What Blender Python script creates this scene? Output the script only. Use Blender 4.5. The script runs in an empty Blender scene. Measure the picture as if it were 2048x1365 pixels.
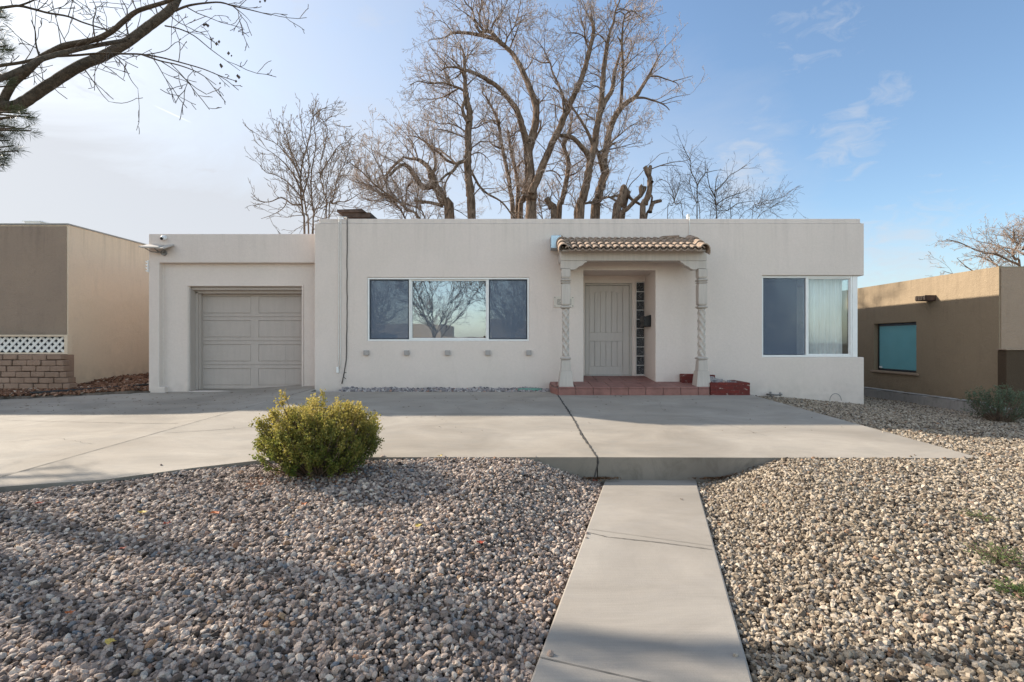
import bpy, bmesh, math, random
import numpy as np
from mathutils import Vector
random.seed(7)
R = math.radians
sc = bpy.context.scene
COL = sc.collection
F = 1024.0
CX, CY, EYE = 1030.0, 684.0, 1.5

def P(px, py, Y):
    """photo pixel at a known distance -> a point of the place"""
    return ((px - CX) / F * Y, Y, EYE - (py - CY) / F * Y)

# ------------------------------------------------------------------ tagging
def tag(o, label=None, cat=None, group=None, kind=None):
    if label: o['label'] = label
    if cat: o['category'] = cat
    if group: o['group'] = group
    if kind: o['kind'] = kind
    return o

def empty(name, loc, label, cat, group=None):
    o = bpy.data.objects.new(name, None)
    o.location = loc
    o.empty_display_size = .2
    COL.objects.link(o)
    return tag(o, label, cat, group)

def link(o, parent=None):
    COL.objects.link(o)
    if parent is not None:
        o.parent = parent
        w = parent
        off = Vector((0, 0, 0))
        while w is not None:
            off += w.location
            w = w.parent
        o.location = o.location - off      # vertices are in world coordinates
    return o

# ------------------------------------------------------------------ materials
def nodes(name):
    m = bpy.data.materials.new(name)
    m.use_nodes = True
    nt = m.node_tree
    b = nt.nodes['Principled BSDF']
    return m, nt, b

def N(nt, t, **kw):
    n = nt.nodes.new(t)
    for k, v in kw.items():
        if k.startswith('i_'):
            n.inputs[k[2:].replace('_', ' ')].default_value = v
        else:
            setattr(n, k, v)
    return n

def ramp(nt, fac, stops):
    r = nt.nodes.new('ShaderNodeValToRGB')
    el = r.color_ramp.elements
    while len(el) > 1: el.remove(el[0])
    el[0].position = stops[0][0]; el[0].color = (*stops[0][1], 1)
    for p, c in stops[1:]:
        e = el.new(p); e.color = (*c, 1)
    nt.links.new(fac, r.inputs[0])
    return r.outputs[0]

def noise(nt, vec, scale, detail=4, rough=.55, dist=0):
    n = N(nt, 'ShaderNodeTexNoise')
    n.inputs['Scale'].default_value = scale
    n.inputs['Detail'].default_value = detail
    n.inputs['Roughness'].default_value = rough
    n.inputs['Distortion'].default_value = dist
    if vec is not None: nt.links.new(vec, n.inputs['Vector'])
    return n.outputs['Fac']

def mixc(nt, fac, a, b, mode='MIX'):
    n = nt.nodes.new('ShaderNodeMix'); n.data_type = 'RGBA'; n.blend_type = mode
    for sock, v in ((n.inputs[0], fac), (n.inputs[6], a), (n.inputs[7], b)):
        if isinstance(v, (int, float)): sock.default_value = v
        elif isinstance(v, tuple): sock.default_value = (*v, 1)
        else: nt.links.new(v, sock)
    return n.outputs[2]

def math_(nt, op, a, b=None, c=None, clamp=False):
    n = nt.nodes.new('ShaderNodeMath'); n.operation = op; n.use_clamp = clamp
    for i, v in enumerate((a, b, c)):
        if v is None: continue
        if isinstance(v, (int, float)): n.inputs[i].default_value = v
        else: nt.links.new(v, n.inputs[i])
    return n.outputs[0]

def bump(nt, b, h, strength, dist=.01):
    n = nt.nodes.new('ShaderNodeBump')
    n.inputs['Strength'].default_value = strength
    n.inputs['Distance'].default_value = dist
    nt.links.new(h, n.inputs['Height'])
    nt.links.new(n.outputs[0], b.inputs['Normal'])

def geo_pos(nt):
    return nt.nodes.new('ShaderNodeNewGeometry').outputs['Position']

def scaled(nt, vec, s):
    n = nt.nodes.new('ShaderNodeVectorMath'); n.operation = 'MULTIPLY'
    nt.links.new(vec, n.inputs[0]); n.inputs[1].default_value = s
    return n.outputs[0]

def stucco(name, c1, c2, stain=None, bstr=.35, streak=.0, zt=4.0, zb=.4):
    m, nt, b = nodes(name)
    p = geo_pos(nt)
    big = noise(nt, p, .9, 5, .6)
    col = mixc(nt, ramp(nt, big, [(.35, (0, 0, 0)), (.65, (1, 1, 1))]), c1, c2)
    if stain:
        s = noise(nt, scaled(nt, p, (3.5, 3.5, .7)), 1.6, 8, .7, .6)
        col = mixc(nt, ramp(nt, s, [(.56, (0, 0, 0)), (.78, (.7, .7, .7))]), col, stain)
    if streak:
        sx = nt.nodes.new('ShaderNodeSeparateXYZ'); nt.links.new(p, sx.inputs[0])
        top = math_(nt, 'SUBTRACT', 1.0, math_(nt, 'DIVIDE', math_(nt, 'SUBTRACT', zt, sx.outputs[2]), 1.1), clamp=True)
        run = noise(nt, scaled(nt, p, (9, 9, .45)), 1.0, 6, .7)
        f1 = math_(nt, 'MULTIPLY', math_(nt, 'MULTIPLY', ramp(nt, run, [(.48, (0, 0, 0)), (.68, (1, 1, 1))]), top), streak)
        bot = math_(nt, 'SUBTRACT', 1.0, math_(nt, 'DIVIDE', math_(nt, 'SUBTRACT', sx.outputs[2], zb), .42), clamp=True)
        spl = noise(nt, p, 5.5, 7, .75)
        f2 = math_(nt, 'MULTIPLY', math_(nt, 'MULTIPLY', ramp(nt, spl, [(.40, (0, 0, 0)), (.62, (1, 1, 1))]), bot), streak * 1.2)
        pat = noise(nt, p, .55, 2, .4)
        f3 = ramp(nt, pat, [(.50, (0, 0, 0)), (.53, (.14, .14, .14))])
        col = mixc(nt, math_(nt, 'ADD', f1, f2, clamp=True), col, tuple(x * .62 for x in c1))
        col = mixc(nt, f3, col, tuple(x * .85 for x in c1))
    fine = noise(nt, p, 22, 5, .7)
    col = mixc(nt, ramp(nt, fine, [(.3, (.9, .9, .9)), (.7, (1.06, 1.06, 1.06))]), (1, 1, 1), col, 'MULTIPLY') if False else \
        mixc(nt, 1.0, col, ramp(nt, fine, [(.3, (.93, .93, .93)), (.7, (1, 1, 1))]), 'MULTIPLY')
    nt.links.new(col, b.inputs['Base Color'])
    b.inputs['Roughness'].default_value = .95
    b.inputs['Specular IOR Level'].default_value = .15
    h = math_(nt, 'ADD', math_(nt, 'MULTIPLY', noise(nt, p, 45, 4, .65), .5), noise(nt, p, 3.2, 3, .5))
    bump(nt, b, h, bstr, .03)
    return m

def flat(name, c, rough=.6, metal=0, var=.12, scale=8, bstr=.0, spec=.3):
    m, nt, b = nodes(name)
    p = geo_pos(nt)
    n = noise(nt, p, scale, 5, .6)
    c1 = tuple(max(0, x * (1 - var)) for x in c); c2 = tuple(min(1, x * (1 + var)) for x in c)
    nt.links.new(ramp(nt, n, [(.3, c1), (.7, c2)]), b.inputs['Base Color'])
    b.inputs['Roughness'].default_value = rough
    b.inputs['Metallic'].default_value = metal
    b.inputs['Specular IOR Level'].default_value = spec
    if bstr: bump(nt, b, noise(nt, p, scale * 6, 4, .6), bstr, .01)
    return m

def wood(name, c, grain=(30, 30, 1.2), rough=.75, cont=.18, bstr=.25):
    m, nt, b = nodes(name)
    p = geo_pos(nt)
    n = noise(nt, scaled(nt, p, grain), 1.0, 6, .6, .5)
    big = noise(nt, p, 2.5, 3, .5)
    c1 = tuple(x * (1 - cont) for x in c); c2 = tuple(min(1, x * (1 + cont * .6)) for x in c)
    col = mixc(nt, .35, ramp(nt, n, [(.35, c1), (.62, c2)]), ramp(nt, big, [(.35, c1), (.65, c2)]))
    nt.links.new(col, b.inputs['Base Color'])
    b.inputs['Roughness'].default_value = rough
    b.inputs['Specular IOR Level'].default_value = .25
    bump(nt, b, n, bstr, .006)
    return m

def concrete(name, c, dirt=(.30, .28, .25), k=1.0):
    k = min(k, 1.5)
    m, nt, b = nodes(name)
    p = geo_pos(nt)
    big = noise(nt, scaled(nt, p, (1, 1.6, 1)), .8, 6, .62, .8)
    c1 = tuple(x * .80 for x in c); c2 = tuple(min(1, x * 1.10) for x in c)
    col = ramp(nt, big, [(.32, c1), (.66, c2)])
    st = noise(nt, scaled(nt, p, (2.2, 5, 2)), 1.3, 8, .72, .4)
    br = noise(nt, scaled(nt, p, (3, 90, 3)), 1.0, 3, .6)
    col = mixc(nt, 1.0, col, ramp(nt, br, [(.35, (.93, .93, .93)), (.65, (1, 1, 1))]), 'MULTIPLY')
    pt = noise(nt, p, .38, 3, .5)
    col = mixc(nt, 1.0, col, ramp(nt, pt, [(.42, (.90, .885, .865)), (.58, (1, 1, 1))]), 'MULTIPLY')
    col = mixc(nt, ramp(nt, st, [(.50, (0, 0, 0)), (.74, (.62 * k, .62 * k, .62 * k))]), col, dirt)
    sp = noise(nt, p, 38, 3, .8)
    col = mixc(nt, ramp(nt, sp, [(.68, (0, 0, 0)), (.74, (.5, .5, .5))]), col, tuple(x * .55 for x in dirt))
    gr = noise(nt, p, 160, 2, .6)
    col = mixc(nt, 1.0, col, ramp(nt, gr, [(.3, (.9, .9, .9)), (.7, (1, 1, 1))]), 'MULTIPLY')
    nt.links.new(col, b.inputs['Base Color'])
    b.inputs['Roughness'].default_value = .9
    b.inputs['Specular IOR Level'].default_value = .2
    bump(nt, b, math_(nt, 'ADD', noise(nt, p, 120, 3, .7), math_(nt, 'MULTIPLY', noise(nt, p, 6, 4, .6), 2.0)), .22, .008)
    return m

def stone_mat(name, stops, spk=.25):
    m, nt, b = nodes(name)
    a = nt.nodes.new('ShaderNodeAttribute'); a.attribute_type = 'INSTANCER'; a.attribute_name = 'rnd'
    col = ramp(nt, a.outputs['Fac'], stops)
    p = geo_pos(nt)
    n = noise(nt, p, 130, 4, .75)
    col = mixc(nt, 1.0, col, ramp(nt, n, [(.32, (1 - spk * 1.8,) * 3), (.5, (1, 1, 1)), (.72, (1 + spk, 1 + spk, 1 + spk))]), 'MULTIPLY')
    nt.links.new(col, b.inputs['Base Color'])
    b.inputs['Roughness'].default_value = .85
    b.inputs['Specular IOR Level'].default_value = .25
    return m

def leaf_mat(name, stops, zr, trans=.35):
    """leaf colours drift with height up the plant (on the golden bush, backlit tops put into the colour), plus a random share"""
    m, nt, b = nodes(name)
    p = geo_pos(nt)
    sx = nt.nodes.new('ShaderNodeSeparateXYZ'); nt.links.new(p, sx.inputs[0])
    a = nt.nodes.new('ShaderNodeAttribute'); a.attribute_name = 'rnd'
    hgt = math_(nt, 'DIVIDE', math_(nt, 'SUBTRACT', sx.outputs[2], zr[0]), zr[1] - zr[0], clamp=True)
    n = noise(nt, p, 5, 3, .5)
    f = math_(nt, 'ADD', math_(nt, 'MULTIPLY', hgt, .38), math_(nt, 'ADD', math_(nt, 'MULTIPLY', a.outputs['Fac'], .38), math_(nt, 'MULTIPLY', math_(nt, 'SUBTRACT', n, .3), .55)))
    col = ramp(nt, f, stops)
    nt.links.new(col, b.inputs['Base Color'])
    b.inputs['Roughness'].default_value = .55
    b.inputs['Specular IOR Level'].default_value = .35
    tr = nt.nodes.new('ShaderNodeBsdfTranslucent'); nt.links.new(col, tr.inputs[0])
    mx = nt.nodes.new('ShaderNodeMixShader'); mx.inputs[0].default_value = trans
    nt.links.new(b.outputs[0], mx.inputs[1]); nt.links.new(tr.outputs[0], mx.inputs[2])
    nt.links.new(mx.outputs[0], nt.nodes['Material Output'].inputs[0])
    return m

def bark(name, c1, c2, sc_=(9, 9, 2.2), bstr=.8):
    m, nt, b = nodes(name)
    p = geo_pos(nt)
    n = noise(nt, scaled(nt, p, sc_), 1.4, 8, .72, .8)
    nt.links.new(ramp(nt, n, [(.36, c1), (.6, c2)]), b.inputs['Base Color'])
    b.inputs['Roughness'].default_value = .95
    b.inputs['Specular IOR Level'].default_value = .1
    if bstr: bump(nt, b, n, bstr, .08)
    return m

def glass_pane(name, fac, tint, rough=.015):
    m = bpy.data.materials.new(name); m.use_nodes = True
    nt = m.node_tree; nt.nodes.clear()
    out = nt.nodes.new('ShaderNodeOutputMaterial')
    g = nt.nodes.new('ShaderNodeBsdfGlossy'); g.inputs['Roughness'].default_value = rough
    g.inputs['Color'].default_value = (*tint, 1)
    t = nt.nodes.new('ShaderNodeBsdfTransparent'); t.inputs['Color'].default_value = (.85, .88, .88, 1)
    mx = nt.nodes.new('ShaderNodeMixShader'); mx.inputs[0].default_value = fac
    nt.links.new(t.outputs[0], mx.inputs[1]); nt.links.new(g.outputs[0], mx.inputs[2])
    nt.links.new(mx.outputs[0], out.inputs[0])
    p = geo_pos(nt)
    bp = nt.nodes.new('ShaderNodeBump'); bp.inputs['Strength'].default_value = .05; bp.inputs['Distance'].default_value = .02
    nt.links.new(noise(nt, p, 2.2, 2, .5), bp.inputs['Height'])
    nt.links.new(bp.outputs[0], g.inputs['Normal'])
    return m

def screen_mat(name, fac, c):
    m = bpy.data.materials.new(name); m.use_nodes = True
    nt = m.node_tree; nt.nodes.clear()
    out = nt.nodes.new('ShaderNodeOutputMaterial')
    g = nt.nodes.new('ShaderNodeBsdfDiffuse'); g.inputs['Color'].default_value = (*c, 1)
    t = nt.nodes.new('ShaderNodeBsdfTransparent')
    mx = nt.nodes.new('ShaderNodeMixShader'); mx.inputs[0].default_value = fac
    nt.links.new(t.outputs[0], mx.inputs[1]); nt.links.new(g.outputs[0], mx.inputs[2])
    nt.links.new(mx.outputs[0], out.inputs[0])
    return m

M = {}
M['stucco'] = stucco('house_stucco', (.69, .60, .535), (.71, .612, .552), (.64, .555, .495), .28, .30, 3.98, .5)
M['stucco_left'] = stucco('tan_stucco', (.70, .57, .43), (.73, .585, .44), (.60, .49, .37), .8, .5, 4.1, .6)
M['stucco_left_shaded'] = stucco('tan_stucco_shaded', (.29, .22, .17), (.32, .24, .18), (.23, .17, .13), .8, .5, 4.1, .6)  # one paint with the side wall; the light difference is put into two tones
M['stucco_right'] = stucco('ochre_stucco', (.315, .242, .165), (.335, .258, .175), (.25, .188, .13), .9, .45, 2.98, .2)
M['stucco_rightfront'] = stucco('brown_stucco', (.36, .265, .195), (.38, .28, .205), (.27, .20, .145), .9)
M['stucco_dark'] = stucco('dark_brown_stucco', (.085, .06, .04), (.095, .066, .044), (.06, .043, .03), .9)
M['concrete'] = concrete('concrete_slab', (.40, .355, .302))
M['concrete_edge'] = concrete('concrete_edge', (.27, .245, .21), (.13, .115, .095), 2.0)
M['concrete_walk'] = concrete('concrete_walk', (.38, .342, .298), (.33, .30, .27))
M['concrete_old'] = concrete('concrete_old', (.36, .34, .32), (.2, .19, .17), 1.6)
M['crack'] = flat('crack_filler', (.07, .065, .06), .95)
M['joint'] = flat('joint_dirt', (.16, .145, .125), .95)
M['door'] = wood('door_paint', (.50, .445, .405), (26, 26, 1.0), .6, .07, .12)
M['doordark'] = wood('door_frame_paint', (.44, .40, .36), (26, 26, 1.0), .6, .07, .1)
M['garage'] = wood('garage_paint', (.445, .385, .345), (14, 14, 2.2), .6, .06, .15)
M['peg'] = flat('peg_paint', (.36, .33, .31), .7)
M['post'] = wood('post_paint', (.49, .438, .392), (22, 22, 1.6), .75, .12, .35)
M['white'] = flat('white_aluminium', (.78, .77, .75), .4, .0, .04)
M['whitewire'] = flat('white_conduit', (.7, .68, .64), .5, 0, .08)
M['darkwire'] = flat('dark_cable', (.06, .055, .05), .6)
M['tile'] = flat('roof_tile_clay', (.32, .235, .175), .85, 0, .38, 11, .3)
M['terracotta'] = flat('porch_tile', (.25, .12, .10), .55, 0, .2, 5, .15)
M['grout'] = flat('porch_grout', (.16, .11, .095), .95, 0, .2, 20)
M['black'] = flat('black_metal', (.018, .017, .017), .4)
M['galv'] = flat('galvanised_sheet', (.35, .43, .50), .3, .55, .15, 9)
M['grey_metal'] = flat('grey_metal', (.22, .21, .2), .5, .4, .15)
M['green_plastic'] = flat('green_plastic', (.14, .30, .24), .6)
M['roofing'] = flat('roofing', (.3, .29, .28), .95)
M['brown_box'] = flat('rusty_brown', (.075, .05, .04), .85, 0, .4, 9, .4)
M['lattice'] = flat('lattice_white', (.72, .70, .66), .6, 0, .06)
M['curtain'] = flat('curtain_cloth', (.88, .84, .82), .9, 0, .06, 3)
M['dark_room'] = flat('dark_room', (.07, .08, .10), .9)
M['teal'] = flat('teal_blind', (.30, .76, .84), .6, 0, .05, 4)
M['darkframe'] = flat('dark_frame', (.035, .04, .055), .5)
M['asphalt'] = flat('asphalt', (.05, .05, .052), .95, 0, .2, 30, .3)
M['dirt'] = flat('soil', (.15, .115, .09), .98, 0, .3, 12, .8)
M['soil_gap_shade'] = flat('soil_gap_shade', (.035, .026, .02), .98, 0, .3, 30, .8)  # soil made near black to carry the shade between stones
M['bark'] = bark('elm_bark', (.05, .034, .024), (.26, .18, .13))
M['bark_fg'] = bark('foreground_bark', (.05, .04, .03), (.13, .10, .075), (14, 14, 14), .5)
M['twig'] = bark('twig_bark', (.24, .18, .15), (.50, .405, .345), (3, 3, 3), 0)
M['twig_dark'] = bark('twig_bark_dark', (.06, .045, .04), (.13, .10, .085), (3, 3, 3), 0)
M['twig_tan'] = bark('twig_bark_tan', (.10, .072, .052), (.24, .18, .135), (3, 3, 3), 0)
M['heart'] = bark('broken_wood', (.20, .12, .07), (.42, .28, .17), (20, 20, 3), .6)
M['glass'] = glass_pane('window_glass', .155, (.76, .83, .96))
M['glass2'] = glass_pane('corner_glass', .045, (.8, .86, .95), .03)
M['screen'] = screen_mat('insect_screen', .36, (.20, .24, .31))
M['teal_glass'] = glass_pane('teal_glass', .07, (1, 1, 1))

def brick_mat(name, c1, c2, mortar, sx, sy, axis='XZ', rough=.9, peel=None, bstr=1.0):
    m, nt, b = nodes(name)
    p = geo_pos(nt)
    s = nt.nodes.new('ShaderNodeSeparateXYZ'); nt.links.new(p, s.inputs[0])
    cb = nt.nodes.new('ShaderNodeCombineXYZ')
    o = {'X': 0, 'Y': 1, 'Z': 2}
    nt.links.new(s.outputs[o[axis[0]]], cb.inputs[0]); nt.links.new(s.outputs[o[axis[1]]], cb.inputs[1])
    t = nt.nodes.new('ShaderNodeTexBrick'); nt.links.new(cb.outputs[0], t.inputs[0])
    t.inputs['Color1'].default_value = (*c1, 1); t.inputs['Color2'].default_value = (*c2, 1); t.inputs['Mortar'].default_value = (*mortar, 1)
    t.inputs['Scale'].default_value = 1; t.inputs['Brick Width'].default_value = sx; t.inputs['Row Height'].default_value = sy
    t.inputs['Mortar Size'].default_value = .008
    col = t.outputs[0]
    n = noise(nt, p, 14, 6, .7)
    col = mixc(nt, 1.0, col, ramp(nt, n, [(.3, (.75, .75, .75)), (.7, (1.12, 1.12, 1.12))]), 'MULTIPLY')
    if peel:
        pn = noise(nt, scaled(nt, p, (1, 1, 2.2)), 9, 6, .7, .5)
        col = mixc(nt, ramp(nt, pn, [(.60, (0, 0, 0)), (.63, (1, 1, 1))]), col, peel)
    nt.links.new(col, b.inputs['Base Color'])
    b.inputs['Roughness'].default_value = rough
    h = math_(nt, 'SUBTRACT', math_(nt, 'MULTIPLY', n, .5), t.outputs['Fac'])
    bump(nt, b, h, bstr, .012)
    return m
M['blocks'] = brick_mat('split_face_blocks', (.33, .21, .13), (.28, .17, .11), (.10, .07, .05), .40, .15)
M['redbrick'] = brick_mat('painted_red_brick', (.16, .022, .016), (.12, .02, .016), (.13, .03, .025), .21, .075, peel=(.42, .33, .28))

# glass block: wavy dark
def glassblock_mat():
    m, nt, b = nodes('wavy_glass_block')
    p = geo_pos(nt)
    n = noise(nt, scaled(nt, p, (1, 1, .8)), 42, 3, .6, 2.5)
    nt.links.new(ramp(nt, n, [(.42, (.012, .014, .018)), (.56, (.05, .055, .06)), (.64, (.30, .31, .32))]), b.inputs['Base Color'])
    b.inputs['Roughness'].default_value = .12
    bump(nt, b, n, .9, .02)
    return m
M['gblock'] = glassblock_mat()

# ------------------------------------------------------------------ mesh builders
def mesh_obj(name, verts, faces, mat, parent=None, smooth=False):
    me = bpy.data.meshes.new(name)
    me.from_pydata([tuple(v) for v in verts], [], faces)
    me.update()
    if smooth:
        me.polygons.foreach_set('use_smooth', [True] * len(me.polygons))
    for mm in (mat if isinstance(mat, (list, tuple)) else [mat]):
        me.materials.append(mm)
    o = bpy.data.objects.new(name, me)
    return link(o, parent)

class MB:
    def __init__(s): s.v = []; s.f = []; s.mi = []
    def add(s, vs, fs, mi=0):
        k = len(s.v); s.v += [tuple(v) for v in vs]
        s.f += [tuple(i + k for i in f) for f in fs]; s.mi += [mi] * len(fs)
        return s
    def box(s, x0, x1, y0, y1, z0, z1, mi=0):
        vs = [(x0, y0, z0), (x1, y0, z0), (x1, y1, z0), (x0, y1, z0), (x0, y0, z1), (x1, y0, z1), (x1, y1, z1), (x0, y1, z1)]
        return s.add(vs, [(0, 3, 2, 1), (4, 5, 6, 7), (0, 1, 5, 4), (1, 2, 6, 5), (2, 3, 7, 6), (3, 0, 4, 7)], mi)
    def frustum(s, cx, cy, z0, z1, w0, w1, d0=None, d1=None, mi=0):
        d0 = w0 if d0 is None else d0; d1 = w1 if d1 is None else d1
        vs = []
        for z, w, d in ((z0, w0, d0), (z1, w1, d1)):
            vs += [(cx - w / 2, cy - d / 2, z), (cx + w / 2, cy - d / 2, z), (cx + w / 2, cy + d / 2, z), (cx - w / 2, cy + d / 2, z)]
        return s.add(vs, [(0, 3, 2, 1), (4, 5, 6, 7), (0, 1, 5, 4), (1, 2, 6, 5), (2, 3, 7, 6), (3, 0, 4, 7)], mi)
    def prism(s, pts, y0, y1, mi=0):
        """pts (x,z) counter-clockwise seen from -Y; extruded along Y"""
        n = len(pts)
        vs = [(x, y0, z) for x, z in pts] + [(x, y1, z) for x, z in pts]
        fs = [tuple(range(n)), tuple(range(2 * n - 1, n - 1, -1))]
        for i in range(n):
            j = (i + 1) % n
            fs.append((i, i + n, j + n, j))
        return s.add(vs, fs, mi)
    def slab(s, pts, zt, zb, mi=0):
        """pts (x,y) ccw from above; zt, zb functions or numbers"""
        n = len(pts)
        T = zt if callable(zt) else (lambda x, y: zt)
        B = zb if callable(zb) else (lambda x, y: zb)
        vs = [(x, y, T(x, y)) for x, y in pts] + [(x, y, B(x, y)) for x, y in pts]
        fs = [tuple(range(n)), tuple(range(2 * n - 1, n - 1, -1))]
        for i in range(n):
            j = (i + 1) % n
            fs.append((i, i + n, j + n, j))
        return s.add(vs, fs, mi)
    def tube(s, path, rad, sides=6, mi=0):
        path = [Vector(p) for p in path]; n = len(path)
        rad = rad if isinstance(rad, (list, tuple)) else [rad] * n
        vs = []; up = None
        for i in range(n):
            t = (path[min(i + 1, n - 1)] - path[max(i - 1, 0)]).normalized()
            if up is None:
                up = Vector((0, 0, 1)) if abs(t.z) < .9 else Vector((0, 1, 0))
            a = t.cross(up).normalized(); b_ = a.cross(t).normalized(); up = b_
            for k in range(sides):
                an = 2 * math.pi * k / sides
                vs.append(path[i] + (a * math.cos(an) + b_ * math.sin(an)) * rad[i])
        fs = []
        for i in range(n - 1):
            for k in range(sides):
                k2 = (k + 1) % sides
                fs.append((i * sides + k, i * sides + k2, (i + 1) * sides + k2, (i + 1) * sides + k))
        fs.append(tuple(range(sides))[::-1]); fs.append(tuple((n - 1) * sides + k for k in range(sides)))
        return s.add(vs, fs, mi)
    def build(s, name, mat, parent=None, smooth=False, bevel=0, recalc=True, seg=2):
        o = mesh_obj(name, s.v, s.f, mat, parent, smooth)
        if max(s.mi, default=0) > 0:
            o.data.polygons.foreach_set('material_index', s.mi)
        if recalc:
            bm = bmesh.new(); bm.from_mesh(o.data)
            bmesh.ops.recalc_face_normals(bm, faces=bm.faces[:])
            bm.to_mesh(o.data); bm.free()
        if bevel:
            md = o.modifiers.new('bevel', 'BEVEL'); md.width = bevel; md.segments = seg; md.limit_method = 'ANGLE'; md.angle_limit = R(35)
            md.use_clamp_overlap = True
        return o

def csg(name, ops, mat, parent=None, bevel=.02, seg=3, smooth=True):
    """rectilinear solid: ordered list of ('+'|'-', x0,x1,y0,y1,z0,z1); only outer faces are made"""
    xs = sorted({round(v, 4) for o in ops for v in o[1:3]})
    ys = sorted({round(v, 4) for o in ops for v in o[3:5]})
    zs = sorted({round(v, 4) for o in ops for v in o[5:7]})
    nx, ny, nz = len(xs) - 1, len(ys) - 1, len(zs) - 1
    g = np.zeros((nx + 2, ny + 2, nz + 2), bool)
    xc = [(xs[i] + xs[i + 1]) / 2 for i in range(nx)]; yc = [(ys[i] + ys[i + 1]) / 2 for i in range(ny)]; zc = [(zs[i] + zs[i + 1]) / 2 for i in range(nz)]
    xc, yc, zc = np.array(xc), np.array(yc), np.array(zc)
    for s, x0, x1, y0, y1, z0, z1 in ops:
        a = ((xc > x0) & (xc < x1))[:, None, None] & ((yc > y0) & (yc < y1))[None, :, None] & ((zc > z0) & (zc < z1))[None, None, :]
        g[1:-1, 1:-1, 1:-1][a] = (s == '+')
    vid = {}; vs = []; fs = []
    def V(i, j, k):
        key = (i, j, k)
        if key not in vid:
            vid[key] = len(vs); vs.append((xs[i], ys[j], zs[k]))
        return vid[key]
    for i in range(nx):
        for j in range(ny):
            for k in range(nz):
                if not g[i + 1, j + 1, k + 1]: continue
                if not g[i, j + 1, k + 1]: fs.append((V(i, j, k), V(i, j, k + 1), V(i, j + 1, k + 1), V(i, j + 1, k)))
                if not g[i + 2, j + 1, k + 1]: fs.append((V(i + 1, j, k), V(i + 1, j + 1, k), V(i + 1, j + 1, k + 1), V(i + 1, j, k + 1)))
                if not g[i + 1, j, k + 1]: fs.append((V(i, j, k), V(i + 1, j, k), V(i + 1, j, k + 1), V(i, j, k + 1)))
                if not g[i + 1, j + 2, k + 1]: fs.append((V(i, j + 1, k), V(i, j + 1, k + 1), V(i + 1, j + 1, k + 1), V(i + 1, j + 1, k)))
                if not g[i + 1, j + 1, k]: fs.append((V(i, j, k), V(i, j + 1, k), V(i + 1, j + 1, k), V(i + 1, j, k)))
                if not g[i + 1, j + 1, k + 2]: fs.append((V(i, j, k + 1), V(i + 1, j, k + 1), V(i + 1, j + 1, k + 1), V(i, j + 1, k + 1)))
    me = bpy.data.meshes.new(name); me.from_pydata(vs, [], fs)
    bm = bmesh.new(); bm.from_mesh(me)
    bmesh.ops.dissolve_limit(bm, angle_limit=R(1), verts=bm.verts[:], edges=bm.edges[:])
    bm.to_mesh(me); bm.free()
    me.materials.append(mat)
    o = bpy.data.objects.new(name, me); link(o, parent)
    if bevel:
        md = o.modifiers.new('bevel', 'BEVEL'); md.width = bevel; md.segments = seg; md.limit_method = 'ANGLE'; md.angle_limit = R(35)
        md.harden_normals = False
    return o

def tilt_box(cx, cy, cz, w, d, h, rx, rz=0):
    from mathutils import Euler
    e = Euler((rx, 0, rz))
    vs = []
    for z in (-h / 2, h / 2):
        for x, y in ((-w / 2, -d / 2), (w / 2, -d / 2), (w / 2, d / 2), (-w / 2, d / 2)):
            v = Vector((x, y, z)); v.rotate(e); vs.append((v.x + cx, v.y + cy, v.z + cz))
    return vs, [(0, 3, 2, 1), (4, 5, 6, 7), (0, 1, 5, 4), (1, 2, 6, 5), (2, 3, 7, 6), (3, 0, 4, 7)]

# ------------------------------------------------------------------ heights of the front yard
WALK_K = 0.277
def slabz(x, y): return .245 + (y - 5.56) * .0636
def smooth(a, b, t):
    t = max(0, min(1, (t - a) / (b - a))); return t * t * (3 - 2 * t)
def drivez(x, y):
    return slabz(x, y) - .10 * smooth(-4.0, -6.5, x) * smooth(7.0, 10.4, y) - .03 * smooth(-4.2, -5.2, x) + .0 * y
def walk_x(y): return .978 + WALK_K * (y - 5.565), 1.967 + WALK_K * (y - 5.565)
def hn(x, y):
    return math.sin(x * 2.1 + 1.3 * math.sin(y * 1.7)) * .5 + math.sin(y * 2.7 + x * 1.1) * .3 + math.sin(x * 5.3 + y * 4.1) * .2
def gravelz(x, y):
    a, b = walk_x(y)
    if y > 5.56: a, b = walk_x(5.56)
    d = (a - x) if x < (a + b) / 2 else (x - b)
    base = .02 + .225 * smooth(1.2, 5.3, y)
    base = base if x < 1.4 else .035 + .20 * smooth(2.4, 5.3, y)
    z = -.035 + (base + .035) * smooth(-.02, 1.05, d) + .016 * hn(x, y) * smooth(0, .5, d)
    # towards the right the ground falls away to the neighbour's kerb, and climbs along the house
    if x > 4.0:
        t = smooth(4.6, 8.9, x)
        up = .235 + .035 * max(0, y - 5.56)
        back = up * (1 - t) + .10 * t
        k = smooth(5.0, 6.2, y)
        zf = z * (1 - .5 * t)
        z = zf * (1 - k) + back * k + .012 * hn(x, y)
    if y > 5.5 and x > 4.2:
        # never over the slab
        z = min(z, slabz(x, y) - .02 + .0 * x) if x < 5.2 else z
    elif y > 5.0:
        z = min(z, .228 if x > -1.0 else .215 - .03 * smooth(-1.0, -2.2, x))
    elif y > 4.2 and x < -2.2:
        z = min(z, slabz(x, y) - .045 + .035 * smooth(-3.4, -4.6, x))
    return z

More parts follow.
